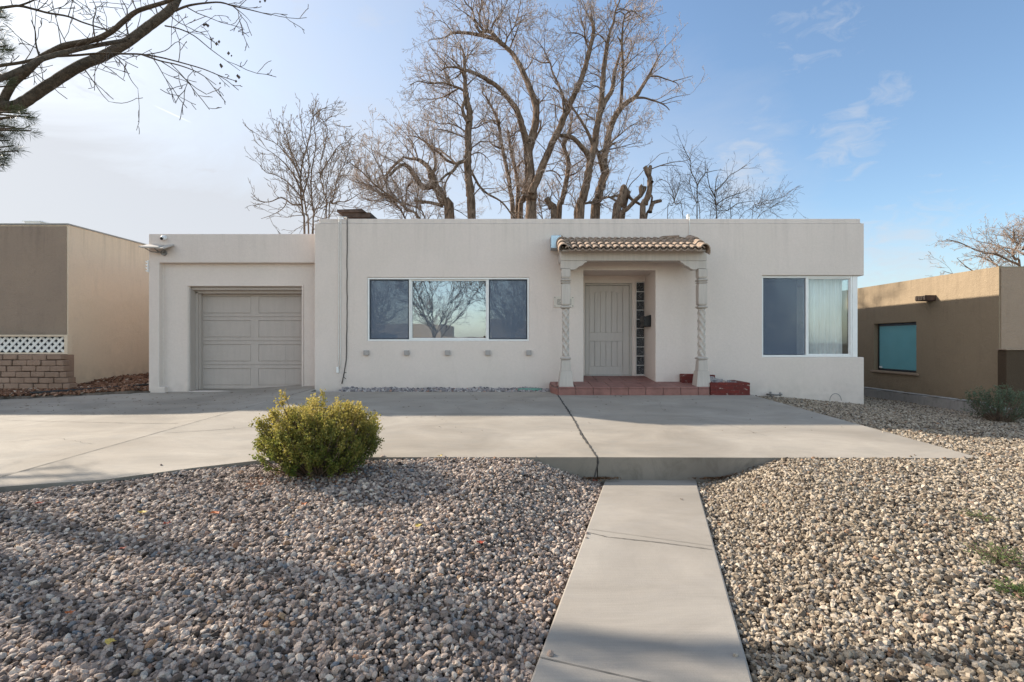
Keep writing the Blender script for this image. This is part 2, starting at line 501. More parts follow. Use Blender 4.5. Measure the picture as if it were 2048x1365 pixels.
# ------------------------------------------------------------------ the ground (one sheet to the horizon)
def ground():
    xs = np.concatenate([[-600, -250, -120, -60, -35], np.arange(-24, 24.1, 1.0), [35, 60, 120, 250, 600]])
    ys = np.concatenate([[-600, -250, -120, -60, -40], np.arange(-30, 40.1, 1.0), [60, 120, 250, 600]])
    vs = []; fs = []
    for y in ys:
        for x in xs:
            if -24 <= x <= 24 and 6 < y < 40: z = -.12
            elif y < -1.9: z = -.30
            else: z = -.16
            vs.append((x, y, z))
    nx = len(xs)
    for j in range(len(ys) - 1):
        for i in range(nx - 1):
            a = j * nx + i; fs.append((a, a + 1, a + nx + 1, a + nx))
    tag(mesh_obj('ground', vs, fs, M['dirt']), kind='structure')
ground()
b = MB(); b.box(-60, 60, -9.5, -2.2, -.29, -.262); tag(b.build('street', M['asphalt']), kind='structure')
b = MB(); b.box(-60, 60, -2.05, -.55, -.2, -.01); b.box(-60, 60, -2.2, -2.05, -.3, -.012); tag(b.build('sidewalk', M['concrete_old']), kind='structure')
b = MB(); b.box(-60, 60, -11.5, -9.65, -.3, -.06); b.box(-60, 60, -9.65, -9.5, -.3, -.062); tag(b.build('sidewalk', M['concrete_old']), kind='structure')

# gravel beds: soil sheet + one scatter of stones each
def in_poly(px, py, poly):
    n = len(poly); c = np.zeros(px.shape, bool); j = n - 1
    for i in range(n):
        xi, yi = poly[i]; xj, yj = poly[j]
        t = ((yi > py) != (yj > py)) & (px < (xj - xi) * (py - yi) / (yj - yi + 1e-12) + xi)
        c ^= t; j = i
    return c

def soil_patch(name, poly, zf, step, mat, dz=-.026, skirt=.25):
    xs0, xs1 = min(p[0] for p in poly), max(p[0] for p in poly)
    ys0, ys1 = min(p[1] for p in poly), max(p[1] for p in poly)
    nx = int((xs1 - xs0) / step) + 2; ny = int((ys1 - ys0) / step) + 2
    X = xs0 + np.arange(nx) * step; Y = ys0 + np.arange(ny) * step
    gx, gy = np.meshgrid(X + step / 2, Y + step / 2)
    ins = in_poly(gx.ravel(), gy.ravel(), poly).reshape(gx.shape)
    vid = {}; vs = []; fs = []
    def V(i, j):
        if (i, j) not in vid:
            vid[(i, j)] = len(vs); x, y = X[i], Y[j]; vs.append((x, y, zf(x, y) + dz))
        return vid[(i, j)]
    for j in range(ny - 1):
        for i in range(nx - 1):
            if ins[j, i]: fs.append((V(i, j), V(i + 1, j), V(i + 1, j + 1), V(i, j + 1)))
    # skirt
    from collections import Counter
    ec = Counter()
    for f in fs:
        for k in range(4):
            e = (f[k], f[(k + 1) % 4]); ec[tuple(sorted(e))] += 1
    low = {}
    for f in list(fs):
        for k in range(4):
            a_, b_ = f[k], f[(k + 1) % 4]
            if ec[tuple(sorted((a_, b_)))] == 1:
                for q in (a_, b_):
                    if q not in low:
                        low[q] = len(vs); x, y, z = vs[q]; vs.append((x, y, z - skirt))
                fs.append((b_, a_, low[a_], low[b_]))
    return tag(mesh_obj(name, vs, fs, mat, smooth=True), kind='structure')

def stones_object(name, poly, zf, spacing, mat, size=(.030, .052), flatness=(.45, .8), rough=.22, subdiv=2, shapes=6, seed=1, layers=2, extra=None, coarse=None):
    rng = np.random.default_rng(seed)
    xs0, xs1 = min(p[0] for p in poly), max(p[0] for p in poly)
    ys0, ys1 = min(p[1] for p in poly), max(p[1] for p in poly)
    pts = []
    for L in range(layers):
        sp = spacing * (1.10 if L == 0 else 1.85)
        nx = int((xs1 - xs0) / sp) + 1; ny = int((ys1 - ys0) / (sp * .866)) + 1
        ii, jj = np.meshgrid(np.arange(nx), np.arange(ny))
        x = xs0 + (ii + .5 * (jj % 2)) * sp; y = ys0 + jj * sp * .866
        x = x.ravel() + rng.uniform(-.42, .42, x.size) * sp; y = y.ravel() + rng.uniform(-.42, .42, y.size) * sp
        k = in_poly(x, y, poly)
        x, y = x[k], y[k]
        pts.append(np.stack([x, y, np.full(x.size, L * .014)], 1))
    pts = np.concatenate(pts)
    n = len(pts)
    z = np.array([zf(a, b_) for a, b_ in pts[:, :2]])
    pts[:, 2] += z + rng.uniform(-.009, .007, n)
    if extra is not None:
        pts = np.concatenate([pts, np.array(extra)]); n = len(pts)
    s = rng.uniform(size[0], size[1], n) * (1 + .55 * rng.random(n) ** 5)
    if coarse is not None:
        s *= coarse(pts[:, 0], pts[:, 1])
    pts[:, 2] -= .004
    scl = np.stack([s * rng.uniform(.95, 1.45, n), s * rng.uniform(.75, 1.0, n), s * rng.uniform(*flatness, n)], 1) * .5
    rot = np.stack([rng.normal(0, .5, n), rng.normal(0, .5, n), rng.uniform(0, 6.283, n)], 1)
    me = bpy.data.meshes.new(name)
    me.vertices.add(n); me.vertices.foreach_set('co', pts.astype(np.float32).ravel())
    for nm, tp, arr in (('scl', 'FLOAT_VECTOR', scl), ('rot', 'FLOAT_VECTOR', rot)):
        a = me.attributes.new(nm, tp, 'POINT'); a.data.foreach_set('vector', arr.astype(np.float32).ravel())
    a = me.attributes.new('rnd', 'FLOAT', 'POINT'); a.data.foreach_set('value', rng.random(n).astype(np.float32))
    a = me.attributes.new('pick', 'INT', 'POINT'); a.data.foreach_set('value', rng.integers(0, shapes, n).astype(np.int32))
    me.materials.append(mat)
    o = bpy.data.objects.new(name, me); COL.objects.link(o)
    ng = bpy.data.node_groups.new(name + '_scatter', 'GeometryNodeTree')
    ng.interface.new_socket('Geometry', in_out='INPUT', socket_type='NodeSocketGeometry')
    ng.interface.new_socket('Geometry', in_out='OUTPUT', socket_type='NodeSocketGeometry')
    nn = ng.nodes; L_ = ng.links.new
    gi = nn.new('NodeGroupInput'); go = nn.new('NodeGroupOutput')
    join = nn.new('GeometryNodeGeometryToInstance')
    for k in range(shapes):
        ico = nn.new('GeometryNodeMeshIcoSphere'); ico.inputs['Radius'].default_value = 1.0; ico.inputs['Subdivisions'].default_value = subdiv
        sp_ = nn.new('GeometryNodeSetPosition')
        nz = nn.new('ShaderNodeTexNoise'); nz.noise_dimensions = '4D'; nz.inputs['W'].default_value = seed * 7.3 + k * 3.1
        nz.inputs['Scale'].default_value = .95; nz.inputs['Detail'].default_value = 2.0
        sub = nn.new('ShaderNodeVectorMath'); sub.operation = 'SUBTRACT'; sub.inputs[1].default_value = (.5, .5, .5)
        mul = nn.new('ShaderNodeVectorMath'); mul.operation = 'SCALE'; mul.inputs['Scale'].default_value = rough * 6
        L_(nz.outputs['Color'], sub.inputs[0]); L_(sub.outputs[0], mul.inputs[0]); L_(mul.outputs[0], sp_.inputs['Offset'])
        L_(ico.outputs['Mesh'], sp_.inputs['Geometry'])
        sm = nn.new('GeometryNodeSetShadeSmooth'); sm.inputs['Shade Smooth'].default_value = rough < .3
        L_(sp_.outputs[0], sm.inputs[0])
        ma = nn.new('GeometryNodeSetMaterial'); ma.inputs['Material'].default_value = mat
        L_(sm.outputs[0], ma.inputs[0])
        L_(ma.outputs[0], join.inputs[0])
    iop = nn.new('GeometryNodeInstanceOnPoints')
    L_(gi.outputs[0], iop.inputs['Points']); L_(join.outputs[0], iop.inputs['Instance'])
    iop.inputs['Pick Instance'].default_value = True
    def na(nm, t):
        q = nn.new('GeometryNodeInputNamedAttribute'); q.data_type = t; q.inputs['Name'].default_value = nm; return q.outputs['Attribute']
    L_(na('pick', 'INT'), iop.inputs['Instance Index'])
    er = nn.new('FunctionNodeEulerToRotation'); L_(na('rot', 'FLOAT_VECTOR'), er.inputs[0]); L_(er.outputs[0], iop.inputs['Rotation'])
    L_(na('scl', 'FLOAT_VECTOR'), iop.inputs['Scale'])
    L_(iop.outputs[0], go.inputs[0])
    md = o.modifiers.new('scatter', 'NODES'); md.node_group = ng
    return o

def stray(side):
    rg = random.Random(3 if side == 'L' else 4); out = []
    for _ in range(3):
        y = rg.uniform(1.5, 5.5); a, b_ = walk_x(y); d = abs(rg.gauss(0, .05)) + .01
        out.append(((a + d) if side == 'L' else (b_ - d), y, .009))
    for _ in range(2):
        if side == 'L': x = rg.uniform(-2.2, .7); y = 5.575 + abs(rg.gauss(0, .05))
        else:
            x = rg.uniform(2.4, 4.9); y = 5.57 + abs(rg.gauss(0, .05))
        out.append((x, y, slabz(x, y) + .008))
    for _ in range(1):
        t = rg.random(); x = 5.04 - .6 * t - abs(rg.gauss(0, .05)) if side == 'R' else -2.75 - 1.9 * t; y = 5.53 + 4.2 * t if side == 'R' else 5.50 - .90 * t + abs(rg.gauss(0, .06))
        out.append((x, y, slabz(x, y) + .008))
    return out
river = stone_mat('river_pebbles', [(0, (.045, .034, .028)), (.14, (.13, .098, .08)), (.32, (.27, .205, .168)), (.55, (.37, .285, .235)), (.74, (.46, .37, .305)), (.85, (.62, .515, .42)),
                                    (.92, (.19, .18, .175)), (.955, (.15, .165, .185)), (.975, (.25, .14, .09)), (1, (.36, .24, .145))], .22)
crushed = stone_mat('crushed_gravel', [(0, (.05, .038, .028)), (.16, (.15, .115, .083)), (.4, (.28, .225, .165)), (.68, (.39, .32, .24)), (.87, (.48, .41, .33)), (.95, (.17, .16, .15)), (1, (.30, .18, .11))], .25)
mauve = stone_mat('mauve_gravel', [(0, (.12, .11, .115)), (.3, (.26, .23, .23)), (.7, (.38, .34, .33)), (.93, (.5, .46, .43)), (1, (.33, .17, .12))], .25)  # mauve-grey stones for the wall strip and the planter
redchip = stone_mat('red_bark_chip', [(0, (.06, .03, .02)), (.5, (.19, .09, .05)), (.9, (.30, .16, .10)), (1, (.45, .36, .28))], .3)

def left_edge_pts():
    # kerb line of the driveway flare and front of the patio slab, from far left to the crack
    return [(-9.0, 1.2), (-7.6, 2.6), (-6.2, 3.55), (-5.2, 4.12), (-4.45, 4.50), (-3.85, 4.85), (-3.25, 5.20), (-2.75, 5.44), (-2.3, 5.545), (-1.9, 5.565)]
wl = walk_x
left_poly = [(-9.0, 0.2), (wl(0.2)[0] - .01, 0.2), (wl(5.56)[0] - .01, 5.555)] + left_edge_pts()[::-1]
right_poly = [(wl(0.2)[1] + .01, 0.2), (13, 0.2), (13, 5.0), (13, 8.9), (9.0, 9.85), (8.95, 14.0), (7.0, 14.0), (7.0, 10.27), (4.6, 10.27), (4.46, 9.95), (4.46, 9.5), (5.04, 5.555), (wl(5.56)[1] + .01, 5.555)]
soil_patch('gravel_bed', [(x, y) for x, y in left_poly], gravelz, .12, M['soil_gap_shade'])
soil_patch('gravel_bed', right_poly, gravelz, .12, M['soil_gap_shade'])
FULL = True
o = stones_object('river_gravel', left_poly, gravelz, .0188, river, (.0145, .034), (.45, .85), .31, 2, 9, 3, extra=stray('L'),
                  coarse=lambda x, y: .95 + .18 * np.clip((1.2 - x) / 4, 0, 1))
tag(o, 'bed of rounded pinkish grey river pebbles left of the front walk', 'gravel', kind='stuff')
o = stones_object('crushed_gravel', right_poly, gravelz, .0195, crushed, (.0135, .033), (.5, .9), .36, 2, 9, 5, extra=stray('R'))
tag(o, 'bed of angular tan crushed gravel right of the front walk', 'gravel', kind='stuff')
strip_poly = [(-3.45, 9.98), (.72, 9.98), (.72, 10.275), (-3.45, 10.275)]
stripz = lambda x, y: slabz(x, y) - .005 + .02 * smooth(9.98, 10.2, y) + .012 * math.sin(x * 7)
o = stones_object('gravel_strip', strip_poly, stripz, .034, mauve, (.036, .06), (.5, .9), .26, 1, 5, 9)
tag(o, 'narrow strip of grey gravel along the foot of the house wall', 'gravel', kind='stuff')

# ------------------------------------------------------------------ concrete
def sheet(name, poly, zf, thick, mat, bevel=.008):
    b = MB(); b.slab(poly, zf, lambda x, y: zf(x, y) - thick)
    o = b.build(name, mat)
    bm = bmesh.new(); bm.from_mesh(o.data)
    bmesh.ops.triangulate(bm, faces=[f for f in bm.faces if len(f.verts) > 4])
    bm.to_mesh(o.data); bm.free()
    return tag(o, kind='structure')

XJ = lambda y: -4.72 + (y - 6.13) * (.70 / 4.55)        # the long joint, driveway | patio
slab_poly = [(XJ(4.98) + .0, 4.62), (-3.85, 4.85), (-3.25, 5.20), (-2.75, 5.44), (-2.3, 5.545), (-1.9, 5.565), (.893, 5.565)]
patio_l = [(XJ(4.4), 4.55), (-3.85, 4.85), (-3.25, 5.20), (-2.75, 5.44), (-2.3, 5.545), (-1.9, 5.565), (.890, 5.565), (.80, 9.6), (.80, 9.98), (-4.0, 9.98), (-4.0, 10.5), (XJ(10.5), 10.5)]
patio_r = [(.902, 5.565), (5.04, 5.53), (4.46, 9.5), (4.40, 9.98), (.812, 9.98), (.812, 9.6)]
drive_poly = [(-14.0, -.5), (-11.0, -.5), (-9.0, 1.2), (-7.6, 2.6), (-6.2, 3.55), (-5.2, 4.12), (XJ(4.4) - .01, 4.54), (XJ(10.5) - .012, 10.5), (-4.03, 10.6), (-4.03, 11.2), (-6.9, 11.2), (-7.64, 10.7),
              (-8.6, 10.35), (-9.4, 10.0), (-10.4, 9.55), (-9.4, 8.9), (-8.3, 8.0), (-7.5, 7.1), (-7.2, 6.0), (-7.4, 5.0), (-8.6, 3.5), (-11, 1.5)]
def grid_sheet(name, poly, zf, thick, mat, n=0):
    # triangulate with a few interior points by subdividing the top
    b = MB(); b.slab(poly, zf, lambda x, y: zf(x, y) - thick)
    o = b.build(name, mat)
    bm = bmesh.new(); bm.from_mesh(o.data)
    top = max(bm.faces, key=lambda f: f.calc_area() * (1 if f.normal.z > .5 else 0))
    bmesh.ops.triangulate(bm, faces=[f for f in bm.faces if len(f.verts) > 4])
    tf = [f for f in bm.faces if f.normal.z > .9]
    for _ in range(3):
        es = list({e for f in tf for e in f.edges if e.calc_length() > .7})
        if not es: break
        r = bmesh.ops.subdivide_edges(bm, edges=es, cuts=1)
        bmesh.ops.triangulate(bm, faces=[f for f in bm.faces if len(f.verts) > 4])
        tf = [f for f in bm.faces if f.normal.z > .9]
    for v in {v for f in tf for v in f.verts}:
        v.co.z = zf(v.co.x, v.co.y)
    bm.normal_update()
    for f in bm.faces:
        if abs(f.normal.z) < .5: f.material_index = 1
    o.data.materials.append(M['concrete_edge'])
    bm.to_mesh(o.data); bm.free()
    return tag(o, kind='structure')
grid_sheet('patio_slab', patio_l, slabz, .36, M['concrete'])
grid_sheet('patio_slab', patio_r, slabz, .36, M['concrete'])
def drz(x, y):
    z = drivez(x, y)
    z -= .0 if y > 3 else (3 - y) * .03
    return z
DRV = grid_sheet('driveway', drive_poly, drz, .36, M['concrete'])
walk_poly = [(wl(-.5)[0], -.5), (wl(-.5)[1], -.5), (wl(5.565)[1], 5.562), (wl(5.565)[0], 5.562)]
WALK = sheet('front_walk', walk_poly, 0.0 if False else (lambda x, y: 0.0), .2, M['concrete_walk'])
md = WALK.modifiers.new('bevel', 'BEVEL'); md.width = .012; md.segments = 2; md.limit_method = 'ANGLE'

def crackline(name, pts, zf, w, mat, jit=.0, seed=0, step=.06):
    rng = random.Random(seed)
    out = []
    for (x0, y0), (x1, y1) in zip(pts[:-1], pts[1:]):
        L = math.hypot(x1 - x0, y1 - y0); n = max(1, int(L / step))
        for k in range(n): out.append((x0 + (x1 - x0) * k / n, y0 + (y1 - y0) * k / n))
    out.append(pts[-1])
    res = []
    for i, (x, y) in enumerate(out):
        x += rng.uniform(-jit, jit); y += rng.uniform(-jit, jit); res.append((x, y))
    vs = []; fs = []
    for i, (x, y) in enumerate(res):
        a = res[max(0, i - 1)]; c = res[min(len(res) - 1, i + 1)]
        dx, dy = c[0] - a[0], c[1] - a[1]; L = math.hypot(dx, dy) or 1
        ww = w * rng.uniform(.55, 1.25) / 2
        nx, ny = -dy / L * ww, dx / L * ww
        z = zf(x, y) + .004
        vs += [(x + nx, y + ny, z), (x - nx, y - ny, z)]
        if i: k = 2 * i; fs.append((k - 2, k - 1, k + 1, k))
    return tag(mesh_obj(name, vs, fs, mat), kind='structure')
crackline('slab_crack', [(.80, 9.6), (.83, 8.6), (.86, 7.4), (.85, 6.6), (.895, 5.57)], slabz, .028, M['crack'], .008, 1)
crackline('slab_joint', [(-4.55, 6.64), (-3.5, 6.98), (-2.1, 7.86), (.84, 7.86)], slabz, .010, M['joint'], .0015, 2)
crackline('slab_joint', [(XJ(4.5) - .005, 4.6), (XJ(10.4) - .005, 10.4)], lambda x, y: slabz(x, y) - .0, .012, M['joint'], .001, 3)
crackline('slab_joint', [(-4.8, 7.3), (-7.3, 7.55), (-9.2, 7.9)], drz, .009, M['joint'], .002, 4)
crackline('slab_crack', [(-8.8, 6.7), (-8.2, 7.3), (-7.6, 7.9), (-7.0, 8.9), (-6.2, 9.3)], drz, .007, M['joint'], .012, 5)
w0 = lambda x, y: 0.0
def wp(px, py):
    s = (py - CY) / EYE; return ((px - CX) / s, F / s)
crackline('walk_crack', [wp(1156, 1061), wp(1215, 1075), wp(1300, 1084), wp(1350, 1090), wp(1424, 1100)], w0, .007, M['crack'], .003, 6, .03)
crackline('walk_joint', [wp(1164, 1057), wp(1426, 1093)], w0, .004, M['joint'], .0006, 7)
crackline('walk_joint', [wp(1077, 1315), wp(1310, 1368)], w0, .006, M['joint'], .0006, 8)
# crack down the face of the step
b = MB()
fc = [(.895, slabz(0, 5.56)), (.905, .19), (.885, .12), (.862, .03)]
for (xa, za), (xb, zb) in zip(fc[:-1], fc[1:]):
    b.add([(xa - .008, 5.559, za), (xa + .008, 5.559, za), (xb + .007, 5.559, zb), (xb - .007, 5.559, zb)], [(0, 3, 2, 1)])
tag(b.build('step_crack', M['crack'], recalc=False), kind='structure')

# left neighbour's bed of red bark and the black edging
bedz = lambda x, y: (min(.46, .20 + .03 * y) if y < 8.7 else .46) + (.05 * smooth(9.8, 11.0, y) + .13 * smooth(10.6, 13.5, y)) + .018 * hn(x * 1.7, y * 1.7)
bed_poly = [(-16, 1.5), (-11, 1.5), (-8.6, 3.5), (-7.4, 5.0), (-7.2, 6.0), (-7.5, 7.1), (-8.3, 8.0), (-9.4, 8.9), (-10.4, 9.55), (-9.4, 10.0), (-8.6, 10.35), (-7.66, 10.68), (-7.66, 19), (-9.9, 19), (-9.9, 11.45), (-10.2, 10.95), (-16, 10.9)]
soil_patch('bark_bed', bed_poly, bedz, .15, M['dirt'], skirt=.6)
o = stones_object('bark_chips', bed_poly, bedz, .05, redchip, (.035, .075), (.3, .6), .3, 1, 5, 11)
tag(o, 'reddish brown bark chips in the bed beside the left house', 'bark chips', kind='stuff')
b = MB()
b.tube([(-9.5, 10.03, .49), (-9.0, 10.6, .50), (-8.4, 11.1, .53), (-7.68, 11.7, .56)], .035, 6)
tag(b.build('edging_strip', M['black'], smooth=True), 'black plastic edging running through the bark bed to the garage corner', 'edging')
b = MB()
for i, (x, y) in enumerate([(-7.95, 11.15), (-8.3, 10.75)]):
    b.add(*tilt_box(x, y, .54, .13, .09, .06, .1, i))

# ------------------------------------------------------------------ THE HOUSE
house = empty('house', (1.0, 10.28, .4), 'single storey pale greige stucco house with attached garage and tiled porch canopy', 'house')
FY = 10.28
ops = [
 ('+', -4.026, 7.01, FY, 19.0, -.3, 3.88),
 ('+', -3.94, 6.945, FY + .015, 18.9, 3.88, 3.975),
 ('-', -3.66, 6.66, 10.58, 18.6, 3.50, 3.975),
 ('+', -7.635, -4.026, 10.67, 19.0, -.3, 3.75),
 ('-', -7.417, -4.026, 10.67, 10.79, -.3, 3.146),
 ('+', -7.417, -7.30, 10.67, 10.79, -.3, .56),
 ('-', -7.36, -4.30, 10.97, 18.7, 3.40, 3.75),
 ('-', -6.87, -4.50, 10.79, 13.0, .46, 2.665),
 ('-', 1.375, 2.82, FY, 11.13, .64, 2.936),
 ('-', 1.52, 2.545, 11.13, 11.5, .705, 2.775),
 ('-', 2.64, 2.82, 11.13, 11.35, .78, 2.80),
 ('-', -2.965, .282, FY, 12.3, 1.515, 2.79),
 ('-', 4.965, 7.01, FY, FY + .07, 1.19, 2.83),
 ('-', 6.91, 7.01, FY, 12.1, 1.19, 2.83),
 ('-', 5.0, 6.84, FY + .07, 12.0, 1.22, 2.80),
 ('-', 6.84, 6.91, 10.52, 11.95, 1.22, 2.80),
]
csg('wall', ops, M['stucco'], house, .022, 3)

# wall pegs below the picture window
for px in (733.5, 814, 895.5, 976, 1057.5):
    x = (px - CX) / 99.6; z = 1.5 - (706 - CY) / 99.6
    MB().box(x - .05, x + .05, FY - .06, FY + .02, z - .05, z + .05).build('wall_peg', M['peg'], house, bevel=.006)

# garage door
b = MB()
gy = 11.11
b.box(-6.87, -4.5, gy + .02, gy + .06, .47, 2.66)
rows = [.48, 1.0, 1.52, 2.04, 2.56]
xL, xM0, xM1, xR = -6.85, -5.73, -5.56, -4.5
for r in range(4):
    z0, z1 = rows[r] + .004, rows[r + 1] - .004
    t = .075
    b.box(xL, xR, gy - .004, gy + .02, z0, z0 + t); b.box(xL, xR, gy - .004, gy + .02, z1 - t, z1)
    for a, c in ((xL, xL + .035), (xM0, xM1), (xR - .03, xR)):
        b.box(a, c, gy - .004, gy + .02, z0 + t, z1 - t)
    for a, c in ((xL + .035 + .004, xM0 - .004), (xM1 + .004, xR - .034)):
        b.box(a, c, gy - .001, gy + .022, z0 + t + .009, z1 - t - .009)
    if True:
        for q in (-4.98, -4.80, -4.67): b.box(q, q + .006, gy - .004, gy - .002, z0 + t + .02, z1 - t - .02)
gd = b.build('garage_door', M['garage'], house, bevel=.004)
b = MB()
b.box(-6.87, -6.85, 10.80, gy + .03, .47, 2.645); b.box(-6.85, -6.80, 10.97, 11.02, .47, 2.60); b.box(-6.85, -6.77, 11.02, gy + .015, .47, 2.58)
b.box(-6.85, -4.51, 10.86, 10.95, 2.60, 2.655); b.box(-6.85, -4.51, 10.95, gy + .03, 2.57, 2.60); b.box(-6.85, -4.51, 10.97, 11.02, 2.535, 2.57)
b.build('garage_door_frame', M['garage'], house, bevel=.004)
b = MB()
for x0, x1, z0, z1 in ((-6.925, -6.885, .46, 2.70), (-4.485, -4.455, .46, 2.70), (-6.885, -4.485, 2.672, 2.70)):
    b.box(x0, x1, 10.772, 10.80, z0, z1)
b.build('garage_trim', M['stucco'], house, bevel=.004)

# front door
dy = 11.16
door = empty('front_door', (2.03, dy, .76), None, None) if False else None
b = MB()
b.box(1.595, 2.475, dy + .02, dy + .05, .785, 2.72)              # backing
# stiles and rails
x0, x1 = 1.545, 2.485
b.box(x0, x0 + .065, dy - .004, dy + .02, .785, 2.72); b.box(x1 - .135, x1, dy - .004, dy + .02, .785, 2.72)
px0, px1 = x0 + .068, x1 - .138
b.box(px0, px1, dy - .004, dy + .02, .785, .965)
b.box(px0, px1, dy - .004, dy + .02, 1.515, 1.70)
# arched top rail
arc = []
for k in range(17):
    t = k / 16; x = px0 + (px1 - px0) * t; arc.append((x, 2.545 + .055 * math.sin(math.pi * t)))
b.prism([(px0, 2.72)] + arc + [(px1, 2.72)], dy - .004, dy + .02)
n = 6; wv = (px1 - px0) / n
for k in range(n):
    a = px0 + k * wv + .005; c = px0 + (k + 1) * wv - .005
    b.box(a, c, dy + .005, dy + .022, .968, 1.512)
    b.box(a, c, dy + .005, dy + .022, 1.703, 2.60)
fd = b.build('front_door', M['door'], house, bevel=.003)
b = MB()
b.box(1.522, 1.542, 11.134, dy + .06, .76, 2.77); b.box(2.488, 2.543, 11.134, dy + .06, .76, 2.77); b.box(1.542, 2.488, 11.134, dy + .06, 2.725, 2.77)
b.box(1.542, 2.488, 11.12, dy + .06, .745, .783)
b.build('door_frame', M['doordark'], house, bevel=.004)
b = MB(); b.tube([(2.435, dy - .06, 1.62), (2.435, dy - .004, 1.62)], .012, 8); b.add(*tilt_box(2.435, dy - .008, 1.62, .05, .01, .13, 0))
b.tube([(2.435, dy - .055, 1.62), (2.40, dy - .058, 1.622), (2.35, dy - .058, 1.62)], .009, 8)
b.v = []; b.f = []; b.mi = []

# glass block sidelight
MB().box(2.642, 2.818, 11.17, 11.30, .782, 2.798).build('sidelight_frame', M['white'], house)
for k in range(10):
    z0 = .795 + k * .2005
    MB().box(2.652, 2.812, 11.150, 11.175, z0, z0 + .186).build('glass_block', M['gblock'], house, bevel=.010)

# picture window
wf = MB()
wy = FY + .045
X0, X1, Z0, Z1 = -2.962, .279, 1.518, 2.787
def frame_rect(b, x0, x1, z0, z1, t, y0, y1):
    b.box(x0, x0 + t, y0, y1, z0, z1); b.box(x1 - t, x1, y0, y1, z0, z1)
    b.box(x0 + t, x1 - t, y0, y1, z0, z0 + t); b.box(x0 + t, x1 - t, y0, y1, z1 - t, z1)
pw = MB(); frame_rect(pw, X0, X1, Z0, Z1, .03, wy - .03, wy + .06)
xa, xb = (820 - CX) / 99.2, (976 - CX) / 99.2
pw.box(xa - .016, xa + .016, wy - .015, wy + .05, Z0 + .03, Z1 - .03)
pw.box(xb - .016, xb + .016, wy - .015, wy + .05, Z0 + .03, Z1 - .03)
pwin = pw.build('picture_window', M['white'], house, bevel=.003)
frame_ = MB(); frame_rect(frame_, X0 + .033, X1 - .033, Z0 + .033, Z1 - .033, .022, wy + .004, wy + .03)
for a, c, nm in ((X0 + .03, xa - .016, 's'), (xa + .016, xb - .016, 'g'), (xb + .016, X1 - .03, 's')):
    MB().box(a, c, wy + .032, wy + .038, Z0 + .03, Z1 - .03).build('pane', M['glass'], pwin)
    if nm == 's':
        q = MB(); q.box(a + .02, c - .02, wy + .012, wy + .014, Z0 + .05, Z1 - .05)
        sc1 = q.build('insect_screen', M['screen'], pwin)
        q = MB(); frame_rect(q, a + .002, c - .002, Z0 + .032, Z1 - .032, .018, wy + .004, wy + .022); q.build('screen_frame', M['darkframe'], pwin)
    else:
        q = MB(); frame_rect(q, a + .002, c - .002, Z0 + .032, Z1 - .032, .025, wy + .004, wy + .030); q.build('sash_frame', M['white'], pwin, bevel=.002)
MB().box(X0 + .05, X1 - .05, wy + .14, wy + .155, Z0 + .01, Z1 - .01).build('curtain', flat('grey_blind', (.27, .30, .36), .9, 0, .1, 2), pwin)
q = MB(); q.tube([(xb - .07, wy - .005, 1.60), (xb - .07, wy + .03, 1.60)], .022, 10); q.build('window_sticker', M['brown_box'], pwin)

# corner window
cw = MB()
cy = FY + .075
A0, A1, B0, B1 = 4.97, 6.905, 1.195, 2.825
def fr(b, x0, x1, z0, z1, t, y0, y1): frame_rect(b, x0, x1, z0, z1, t, y0, y1)
fr(cw, A0, 6.80, B0, B1, .035, cy - .03, cy + .04)
xm = (1612 - CX) / 98.8
cw.box(xm - .02, xm + .02, cy - .02, cy + .035, B0 + .035, B1 - .035)
cw.box(6.802, 6.905, cy - .035, cy + .08, B0, B1)            # corner post
cwin = cw.build('corner_window', M['white'], house, bevel=.003)
MB().box(A0 + .03, xm - .02, cy + .012, cy + .018, B0 + .03, B1 - .03).build('pane', M['glass2'], cwin)
MB().box(xm + .02, 6.77, cy + .012, cy + .018, B0 + .03, B1 - .03).build('pane', M['glass2'], cwin)
q = MB(); q.box(A0 + .045, xm - .03, cy - .004, cy - .002, B0 + .045, B1 - .045); q.build('insect_screen', M['screen'], cwin)
q = MB(); fr(q, xm + .022, 6.765, B0 + .037, B1 - .037, .022, cy - .008, cy + .010); q.build('sash_frame', M['white'], cwin, bevel=.002)
# side window round the corner
q = MB()
for (y0, y1, z0, z1) in ((cy + .08, 12.0, B0, B0 + .035), (cy + .08, 12.0, B1 - .035, B1), (11.96, 12.0, B0 + .035, B1 - .035), (11.2, 11.24, B0 + .035, B1 - .035)):
    q.box(6.86, 6.905, y0, y1, z0, z1)
q.build('side_frame', M['white'], cwin, bevel=.003)
MB().box(6.872, 6.878, cy + .08, 11.96, B0 + .035, B1 - .035).build('pane', M['glass2'], cwin)
# curtain: pleated cloth behind the right pane
vs = []; fs = []
nX = 60
for i in range(nX + 1):
    x = xm + .03 + (6.72 - xm - .03) * i / nX
    y = cy + .16 + .03 * math.sin(i * 1.15) + .012 * math.sin(i * .31 + 1)
    vs += [(x, y, B0 + .02), (x + .015 * math.sin(i * .4), y + .01 * math.sin(i), (B0 + B1) / 2), (x, y, B1 - .02)]
    if i: k = 3 * i; fs += [(k - 3, k, k + 1, k - 2), (k - 2, k + 1, k + 2, k - 1)]
mesh_obj('curtain', vs, fs, M['curtain'], cwin, smooth=True)
MB().box(A0 + .04, xm - .03, cy + .3, cy + .31, B0 + .02, B1 - .02).build('blind', M['dark_room'], cwin)

